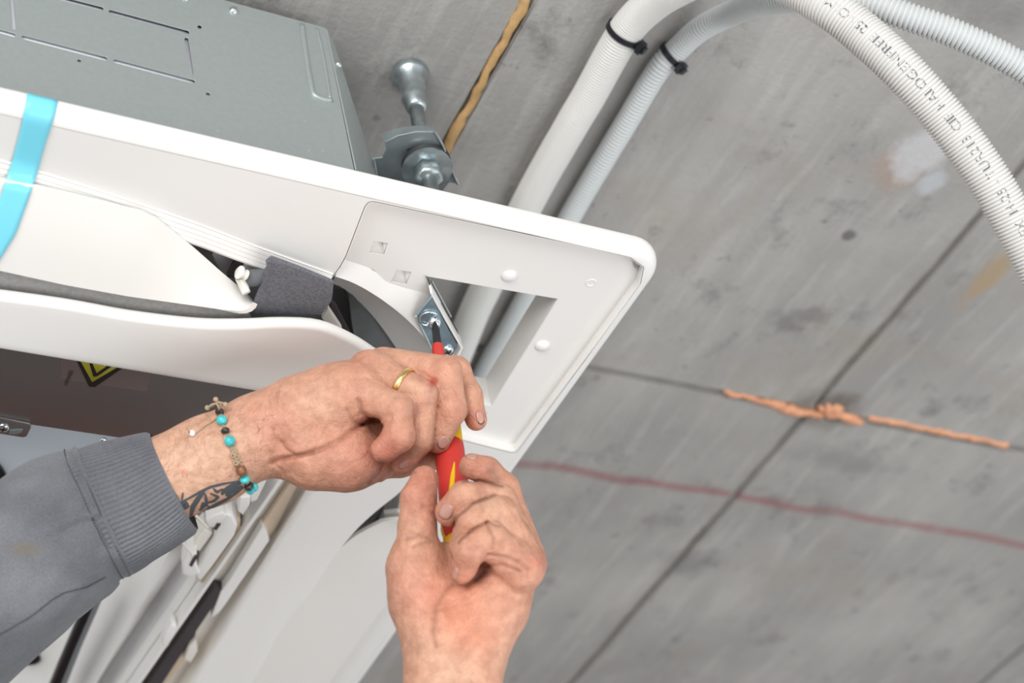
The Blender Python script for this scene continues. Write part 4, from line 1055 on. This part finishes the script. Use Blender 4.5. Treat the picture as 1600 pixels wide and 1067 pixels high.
# lower hand: palm towards the viewer, fingers curled round the handle
palmB = [
    [(650, 888, 1.046, 0.0188), (662, 940, 1.040, 0.0200), (684, 985, 1.034, 0.0205)],
    [(700, 890, 1.062, 0.0180), (712, 950, 1.048, 0.0210), (705, 1005, 1.038, 0.0210)],
    [(750, 890, 1.062, 0.0190), (745, 950, 1.048, 0.0215), (728, 1005, 1.038, 0.0210)],
    [(796, 892, 1.050, 0.0190), (772, 948, 1.042, 0.0200), (745, 1002, 1.036, 0.0200)],
    [(684, 1000, 1.034, 0.0215), (690, 1150, 1.012, 0.0240), (690, 1480, 0.965, 0.0300)],
    [(737, 1005, 1.036, 0.0200), (724, 1150, 1.012, 0.0235), (745, 1480, 0.965, 0.0300)],
]
fingB = [
    [(812, 850, 1.075, 0.0130), (786, 764, 1.078, 0.0104), (760, 737, 1.074, 0.0094), (738, 729, 1.072, 0.0086)],
    [(818, 868, 1.056, 0.0135), (780, 784, 1.048, 0.0112), (728, 778, 1.038, 0.0106), (702, 800, 1.040, 0.0092)],
    [(820, 880, 1.042, 0.0135), (780, 804, 1.034, 0.0110), (738, 814, 1.025, 0.0104), (724, 852, 1.034, 0.0090)],
    [(815, 890, 1.032, 0.0140), (765, 842, 1.020, 0.0108), (733, 858, 1.014, 0.0094), (724, 893, 1.022, 0.0080)],
    [(652, 885, 1.044, 0.0165), (652, 822, 1.050, 0.0118), (654, 780, 1.053, 0.0112), (663, 750, 1.058, 0.0092)],
]
carveB = [
    ([(708, 912), (695, 925), (682, 948), (676, 985), (682, 1010)], 5, 0.0016),
    ([(757, 893), (745, 905), (730, 915)], 5, 0.0020), ([(709, 822), (714, 808), (739, 787), (774, 773)], 1.8, 0.0012), ([(716, 848), (721, 842), (740, 827), (762, 815), (780, 822)], 1.8, 0.0014), ([(724, 752), (751, 751), (785, 760)], 1.8, 0.0010),
    ([(762, 866), (790, 870), (812, 878), (824, 890)], 3, 0.0014), ([(757, 884), (785, 882), (812, 892)], 3, 0.0010),
    ([(636, 842), (655, 836), (672, 842)], 3, 0.0009), ([(645, 854), (662, 848), (678, 846)], 3, 0.0009), ([(650, 772), (665, 790), (678, 806)], 3, 0.0006),
    ([(636, 800), (650, 802), (668, 812)], 3, 0.0004), ([(760, 818), (772, 840), (768, 858)], 3, 0.0012),
    ([(786, 930), (770, 960), (765, 975)], 3, 0.0005), ([(800, 935), (780, 975), (772, 990)], 3, 0.0005), ([(776, 925), (762, 950)], 3, 0.0004),
    ([(680, 985), (700, 1008), (728, 1010)], 3, 0.0005), ([(770, 1000), (760, 1010)], 3, 0.0004),
    ([(803, 800), (818, 830), (826, 850)], 3, 0.0005), ([(765, 738), (772, 742), (778, 752)], 2, 0.0006), ([(760, 730), (770, 738)], 2, 0.0005),
    ([(718, 775), (722, 785)], 2, 0.0004), ([(700, 835), (716, 825)], 2, 0.0003), ([(764, 768), (790, 776)], 2.5, 0.0006),
]
bumpB = [(640, 900, 30, 0.0015), (838, 880, 14, 0.0012), (790, 776, 12, 0.0006), (655, 830, 16, 0.0006)]
armB = build_body('arm', palmB, fingB, carveB, bumpB, 0.0009, person)
PR = (0.66, 0.27, 0.165)
colour(armB, SK, [(700, 1040, 70, PALE, 0.6), (660, 920, 50, PK, 0.7), (720, 945, 50, PR, 0.75), (730, 985, 40, PR, 0.7), (800, 890, 40, PK, 0.5), (655, 780, 30, RD, 0.5), (665, 745, 24, RD, 0.65), (742, 727, 26, RD, 0.6), (765, 740, 20, RD, 0.3),
    (700, 800, 24, RD, 0.5), (733, 880, 26, PK, 0.6), (840, 880, 16, RD, 0.6), (770, 790, 22, PALE, 0.5), (775, 825, 20, PALE, 0.4), (766, 735, 9, (0.25, 0.14, 0.1), 0.6), (776, 748, 8, (0.25, 0.14, 0.1), 0.5), (648, 738, 4, (0.2, 0.1, 0.08), 0.7)],
    [(p, 2.6, DK, 0.35) for p, w_, d in carveB if d > 0.0008] + [([(757, 893), (745, 905)], 7, (0.12, 0.05, 0.04), 0.6), ([(724, 752), (751, 751), (785, 760)], 2.2, DK, 0.4), ([(709, 822), (714, 808), (739, 787), (774, 773)], 2.2, DK, 0.45), ([(716, 848), (721, 842), (740, 827), (762, 815)], 2.2, DK, 0.45)])  # crease dirt, plus shade painted between the fingers and in the palm gap
bA = bvh_of([armA]); bB = bvh_of([armB])
def nail(bv, arm, cx, cy, a, b, rot, dirt=True, lift=0.0004):
    rot = math.radians(rot); V = []; Fc = []; n = 16; rings = 4
    V.append(hit(bv, cx, cy, lift)[0])
    for i in range(1, rings + 1):
        k = i / rings
        for j in range(n):
            t = 2 * math.pi * j / n; c_, s_ = math.cos(t), math.sin(t); e = 0.75
            ex = math.copysign(abs(c_) ** e, c_) * a * k; ey = math.copysign(abs(s_) ** e, s_) * b * k
            V.append(hit(bv, cx + ex * math.cos(rot) - ey * math.sin(rot), cy + ex * math.sin(rot) + ey * math.cos(rot), lift * (1.0 if i < rings else 0.0))[0])
    for j in range(n): Fc.append((0, 1 + j, 1 + (j + 1) % n))
    for i in range(rings - 1):
        for j in range(n):
            j2 = (j + 1) % n; Fc.append((1 + i * n + j, 1 + (i + 1) * n + j, 1 + (i + 1) * n + j2, 1 + i * n + j2))
    o = link('fingernail', apply_mods(mesh(V, Fc), [('SOLIDIFY', dict(thickness=0.0003, offset=0))]), M_nail, arm)
    if dirt:
        pts = [(cx + (a * 1.0 * math.cos(t)) * math.cos(rot) - (b * 0.95 * math.sin(t)) * math.sin(rot), cy + (a * math.cos(t)) * math.sin(rot) + (b * 0.95 * math.sin(t)) * math.cos(rot)) for t in [math.pi * (0.2 + 0.6 * k / 8) for k in range(9)]]
        link('nail_dirt', ribbon_mesh(bv, pts, 1.6, 0.0005, 1.5, 2), M_dirt, arm)
nail(bA, armA, 693, 691, 8.5, 11, 42)
nail(bA, armA, 750, 652, 6.0, 11, -12)
nail(bA, armA, 631, 726, 8.5, 5.5, -28, False)
nail(bB, armB, 697, 799, 11, 13, 28, False)
nail(bB, armB, 736, 713, 10, 4.5, 14, False)
nail(bB, armB, 711, 897, 4, 10, 10, False)

# tattoo
z = lambda X, Y: (230 + X / 4.85, 600 + Y / 4.85)
strokes = [([(150, 760), (190, 810), (230, 880), (262, 935)], 7), ([(245, 900), (330, 858), (400, 818), (480, 780), (580, 755), (700, 735)], 5), ([(330, 1010), (345, 930), (395, 855), (435, 815)], 9),
    ([(395, 960), (450, 905), (440, 830)], 6), ([(238, 930), (285, 895), (306, 925), (262, 945), (240, 930)], 8), ([(440, 905), (505, 885), (540, 855), (475, 828)], 5),
    ([(560, 835), (605, 795), (650, 770), (710, 748)], 9), ([(555, 800), (640, 812), (720, 772)], 8), ([(272, 820), (262, 885)], 4), ([(300, 1030), (400, 985), (500, 925), (600, 875), (690, 815), (730, 780)], 6),
    ([(470, 930), (420, 900), (400, 960)], 4), ([(600, 850), (640, 790)], 10), ([(180, 870), (215, 900), (250, 960)], 5), ([(500, 790), (530, 820), (560, 800)], 5)]
ms = []
for pts, wd in strokes: ms.append(ribbon_mesh(bA, [z(*p) for p in pts], [wd * 0.5, wd * 0.9, wd * 0.9, wd * 0.45], 0.00012, 2.0, 4))
link('tattoo', join_meshes(ms), M_ink2, armA)
# hair on the forearm
rnd = random.Random(11); ms = []
for k in range(190):
    x = rnd.uniform(248, 440); t = (x - 248) / 190; y = rnd.gauss(690 - 34 * t + rnd.choice([-1, 0.2]) * 10, 26) if rnd.random() < 0.75 else rnd.uniform(720, 760)
    d = Vector(ray(x, y)).normalized(); loc, nor, i_, ds = bA.ray_cast(Vector(CAM), d)
    if loc is None: continue
    an = rnd.uniform(-2.6, -0.6); L3 = rnd.uniform(8, 20)
    q = []
    for j in range(4):
        s_ = j / 3; h_ = hit(bA, x + math.cos(an + s_ * 0.6) * L3 * s_, y + math.sin(an + s_ * 0.6) * L3 * s_, 0.0001 + 0.0009 * s_)[0]; q.append(h_)
    ms.append(tube_mesh(q, [0.00006, 0.00005, 0.00004, 0.00002], 3))
tag(link('arm_hair', join_meshes(ms), M_hair, armA), kind='stuff')

# sleeve
def sleeve():
    stations = [(272, 752, 1.094, 0.0372), (240, 766, 1.092, 0.0385), (212, 778, 1.090, 0.0402), (185, 789, 1.088, 0.0424), (152, 804, 1.085, 0.0450)]
    body = [(160, 800, 1.086, 0.0440), (130, 812, 1.083, 0.0462), (90, 836, 1.078, 0.0480), (45, 870, 1.072, 0.0515), (-10, 912, 1.064, 0.0555), (-90, 965, 1.054, 0.059), (-220, 1030, 1.04, 0.062), (-420, 1110, 1.01, 0.066)]
    def rings(st, n, seg, fn, tilt=None):
        P = smoothpts([Vector(view(s[0], s[1], s[2])) for s in st], 8); P = resample(P, n)
        q0 = [Vector(view(s_[0], s_[1], s_[2])) for s_ in st]; ac = [0.0]
        for a_, b_ in zip(q0, q0[1:]): ac.append(ac[-1] + (b_ - a_).length)
        rr = [float(np.interp(ac[-1] * i / (n - 1), ac, [s_[3] for s_ in st])) for i in range(n)]
        V = []; Fc = []
        for i, p in enumerate(P):
            a = P[max(i - 1, 0)]; b = P[min(i + 1, n - 1)]; t = (b - a).normalized(); t = (t + Vector((0, 0.05, 0))).normalized()
            e1 = Vector((0, 0, -1)); e1 = (e1 - t * t.dot(e1)).normalized(); e2 = t.cross(e1)
            for s in range(seg):
                an = 2 * math.pi * s / seg; r = rr[i] + fn(i / (n - 1), an)
                V.append(view2world(p + e1 * math.cos(an) * r + e2 * math.sin(an) * r))
        for i in range(n - 1):
            for s in range(seg):
                s2 = (s + 1) % seg; Fc.append((i * seg + s, i * seg + s2, (i + 1) * seg + s2, (i + 1) * seg + s))
        return mesh(V, Fc)
    NR = 78
    def cuff(u, a):
        g_ = abs(math.sin((a + 0.10 * math.sin(u * 2.2)) * NR / 2)) ** 0.5
        ends = 0.0012 * (1 - math.exp(-u * 10))
        return 0.0020 * g_ * min(1, u * 25) - 0.0028 + ends + 0.0012 * math.sin(math.pi * u) + 0.0006 * mnoise.noise(Vector((u * 3, math.cos(a) * 2, math.sin(a) * 2)))
    cu_ = rings(stations, 34, NR * 7, cuff)
    inner = rings([(272, 752, 1.094, 0.0352), (240, 766, 1.092, 0.0345), (200, 783, 1.09, 0.036)], 8, 60, lambda u, a: 0.0)
    def body_f(u, a):
        x_, y_ = math.cos(a), math.sin(a); n1 = mnoise.noise(Vector((u * 4.2 + a * 0.4, x_ * 1.6, y_ * 1.6))); n2 = mnoise.noise(Vector((u * 11 + 5, x_ * 3.5, y_ * 3.5)))
        fold = math.exp(-((u - 0.08 - 0.08 * math.sin(a * 2)) / 0.05) ** 2) * 0.0018
        st_ = 0.0016 * math.exp(-(u / 0.008) ** 2)
        return 0.0050 * n1 + 0.0018 * n2 + fold - 0.0012 * (1 - math.exp(-u * 30)) + st_
    bo_ = rings(body, 140, 150, body_f)
    sw = link('sleeve', bo_, M_fab, person); cf = link('cuff', cu_, M_fab, person)
    link('cuff_lining', inner, M_fab, cf)
    # joining seam and its stitches
    p = Vector(view(162, 799, 1.0862)); q = Vector(view(130, 812, 1.083)); t = (q - p).normalized(); t = (t + Vector((0, 0.05, 0))).normalized(); e1 = Vector((0, 0, -1)); e1 = (e1 - t * t.dot(e1)).normalized(); e2 = t.cross(e1)
    ring = [Vector(view2world(p + e1 * math.cos(a) * 0.0438 + e2 * math.sin(a) * 0.0438)) for a in [2 * math.pi * k / 90 for k in range(90)]]
    link('cuff_seam', tube_mesh(ring, [0.0019 + 0.0003 * math.sin(k * 0.9) for k in range(90)], 8, False, True), M_fab, sw)
    st = []
    p2 = Vector(view(147, 805, 1.0845)); bs = bvh_of([sw])
    for k in range(150):
        a = 2 * math.pi * k / 150; a_ = Vector(view2world(p2 + e1 * math.cos(a) * 0.0455 + e2 * math.sin(a) * 0.0455)); b_ = Vector(view2world(p2 + e1 * math.cos(a + 0.022) * 0.0455 + e2 * math.sin(a + 0.022) * 0.0455))
        la = bs.find_nearest(a_); lb_ = bs.find_nearest(b_)
        st.append(tube_mesh([la[0] + la[1] * 0.0002, (la[0] + lb_[0]) / 2 + la[1] * 0.0005, lb_[0] + lb_[1] * 0.0002], 0.00032, 5))
    tag(link('stitching', join_meshes(st), simple('dark_thread', (0.06, 0.06, 0.07), 0.9), sw), kind='stuff')
    pts = [(-40, 1012), (0, 991), (45, 965), (65, 950), (82, 936), (100, 926), (135, 917), (165, 901)]
    link('side_seam', ribbon_mesh(bs, [(x, y) for x, y in pts], 1.6, 0.0006, 3, 2), simple('seam_painted_shade', (0.075, 0.078, 0.085), 0.95), sw)  # darker ribbon paints the shading along the side seam
    # stain mask
    for o in (sw, cf):
        me = o.data; n = len(me.vertices); co = np.zeros(n * 3); me.vertices.foreach_get('co', co); co = co.reshape(-1, 3) + np.array(person.location)
        q_ = (co - CAM) @ MC.T; px = 800 + F * q_[:, 0] / q_[:, 2]; py = 533.5 + F * q_[:, 1] / q_[:, 2]
        w_ = 0.75 * np.exp(-((px - 40) / 26) ** 2 - ((py - 858) / 11) ** 2)
        at = me.attributes.new('stain', 'FLOAT', 'POINT'); at.data.foreach_set('value', w_.astype(np.float32))
sleeve()

# wedding ring
rg = thing('finger_ring', UD(632, 597, 1.10), 'plain gold ring on the ring finger of the upper hand', 'ring')
P0 = Vector(view2world(view(578, 575, 1.110))); P1v = Vector(view2world(view(658, 618, 1.098))); dr = (P1v - P0).normalized()
ctr = P0.lerp(P1v, 0.645); x_ = dr.orthogonal().normalized(); y_ = dr.cross(x_)
V = []; Fc = []; sg = 64; pf = [(-0.0021, 0.0), (-0.0019, 0.0007), (-0.001, 0.0011), (0, 0.0012), (0.001, 0.0011), (0.0019, 0.0007), (0.0021, 0.0), (0.0, -0.0004)]
for dz, drr in pf:
    for s in range(sg):
        a = 2 * math.pi * s / sg; V.append(ctr + dr * dz + (x_ * math.cos(a) + y_ * math.sin(a)) * (0.0119 + drr))
for i in range(len(pf)):
    i2 = (i + 1) % len(pf)
    for s in range(sg): s2 = (s + 1) % sg; Fc.append((i * sg + s, i * sg + s2, i2 * sg + s2, i2 * sg + s))
link('band', mesh(V, Fc), M_gold, rg)

# bracelet
bc = thing('bracelet', UD(360, 700, 1.07), 'corded bracelet of turquoise and dark beads round the upper wrist', 'bracelet')
def bead(px, py, r, mat, squash=1.0, ang=0.0, lift=0.75):
    loc, nor = hit(bA, px, py, 0); c_ = loc + nor * r * lift
    me = bpy.data.meshes.new('b'); bm = bmesh.new(); bmesh.ops.create_uvsphere(bm, u_segments=20, v_segments=14, radius=r)
    bmesh.ops.scale(bm, vec=(1, 1, squash), verts=bm.verts); bm.to_mesh(me); bm.free()
    dirw = Vector(view2world(view(px + math.sin(ang) * 10, py + math.cos(ang) * 10, 1.07))) - Vector(view2world(view(px, py, 1.07)))
    dirw = (dirw - nor * dirw.dot(nor)).normalized()
    me.transform(Matrix.Translation(c_) @ dirw.to_track_quat('Z', 'Y').to_matrix().to_4x4())
    link('bead', me, mat, bc); return c_
line = [(343, 632), (345, 648), (347, 660), (352, 675), (358, 690), (364, 704), (369, 718), (375, 733), (381, 746), (388, 757), (397, 763)]
ms = []
for o1 in (-1.6, 1.6):
    ms.append(tube_mesh([hit(bA, x + o1, y, 0.0012)[0] for x, y in [(p.x, p.y) for p in smoothpts([Vector((a, b, 0)) for a, b in line], 5)]], 0.0006, 6))
# the part of the cord behind the wrist
cw0 = Vector(view2world(view(335, 632, 1.10))); 
link('cord', join_meshes(ms), M_cord, bc)
bead(345, 647, 0.0029, M_wood, 0.75, 0.25); bead(348, 660, 0.0035, M_turq, 0.95, 0.3); bead(352.5, 675, 0.0029, M_wood, 0.72, 0.3); bead(359, 690, 0.0036, M_turq, 1.0, 0.35)
bead(375, 733, 0.0034, M_brown, 1.1, 0.4); bead(380, 746, 0.0034, M_turq, 0.7, 0.5); bead(386, 756, 0.0031, M_wood, 0.6, 0.7); bead(388, 761, 0.0032, M_turq, 0.7, 0.8); bead(394, 757, 0.003, M_turq, 0.7, 0.8); bead(397, 762, 0.0028, M_wood, 0.6, 0.8)
kn = [(364, 702), (366, 707), (364, 712), (369, 714), (371, 719), (368, 723), (373, 726), (375, 730)]
for i, (x, y) in enumerate(kn):
    loc, nor = hit(bA, x, y, 0.0014); rr = 0.0016; a1 = Vector(MC[0]); b1 = Vector(MC[1])
    pts = [loc + (a1 * math.cos(t + i) * rr + b1 * math.sin(t + i) * rr * 0.7) + nor * 0.0004 * math.sin(2 * t) for t in [2 * math.pi * k / 14 for k in range(14)]]
    link('knot', tube_mesh(pts, 0.0006, 6, False, True), M_cord, bc)
top_ = [(343, 645), (342, 636), (338, 630), (331, 632), (325, 637)]
link('cord', join_meshes([tube_mesh([hit(bA, 343, 645, 0.001)[0]] + [UD(x, y, 1.075) for x, y in top_[1:]], 0.0007, 6),
    tube_mesh([hit(bA, 345, 645, 0.001)[0]] + [UD(x, y, 1.078) for x, y in [(346, 634), (341, 628), (337, 623)]], 0.0007, 6),
    tube_mesh([UD(x, y, 1.077) for x, y in [(330, 636), (340, 628), (350, 630), (352, 636)]], 0.0007, 6),
    tube_mesh([hit(bA, 345, 645, 0.001)[0]] + [UD(x, y, 1.080) for x, y in [(343, 640), (345, 632), (349, 634)]], 0.0012, 6)]), M_cord, bc)
link('cord', tube_mesh([hit(bA, x, y, 0.0009)[0] for x, y in [(343, 652), (332, 660), (320, 667), (308, 677), (303, 679)]], 0.0004, 6), M_cord, bc)
for (x, y) in ((324, 637), (337, 624), (352, 632)):
    c_ = UD(x, y, 1.077); me = bpy.data.meshes.new('b'); bm = bmesh.new(); bmesh.ops.create_uvsphere(bm, u_segments=14, v_segments=10, radius=0.0017); bm.to_mesh(me); bm.free(); me.transform(Matrix.Translation(c_)); link('bead', me, M_cord, bc)
bead(301.5, 679, 0.0022, M_bead, 0.95, 1.9)
bead(299, 679.5, 0.0012, M_brown, 0.6, 1.9, 2.2)
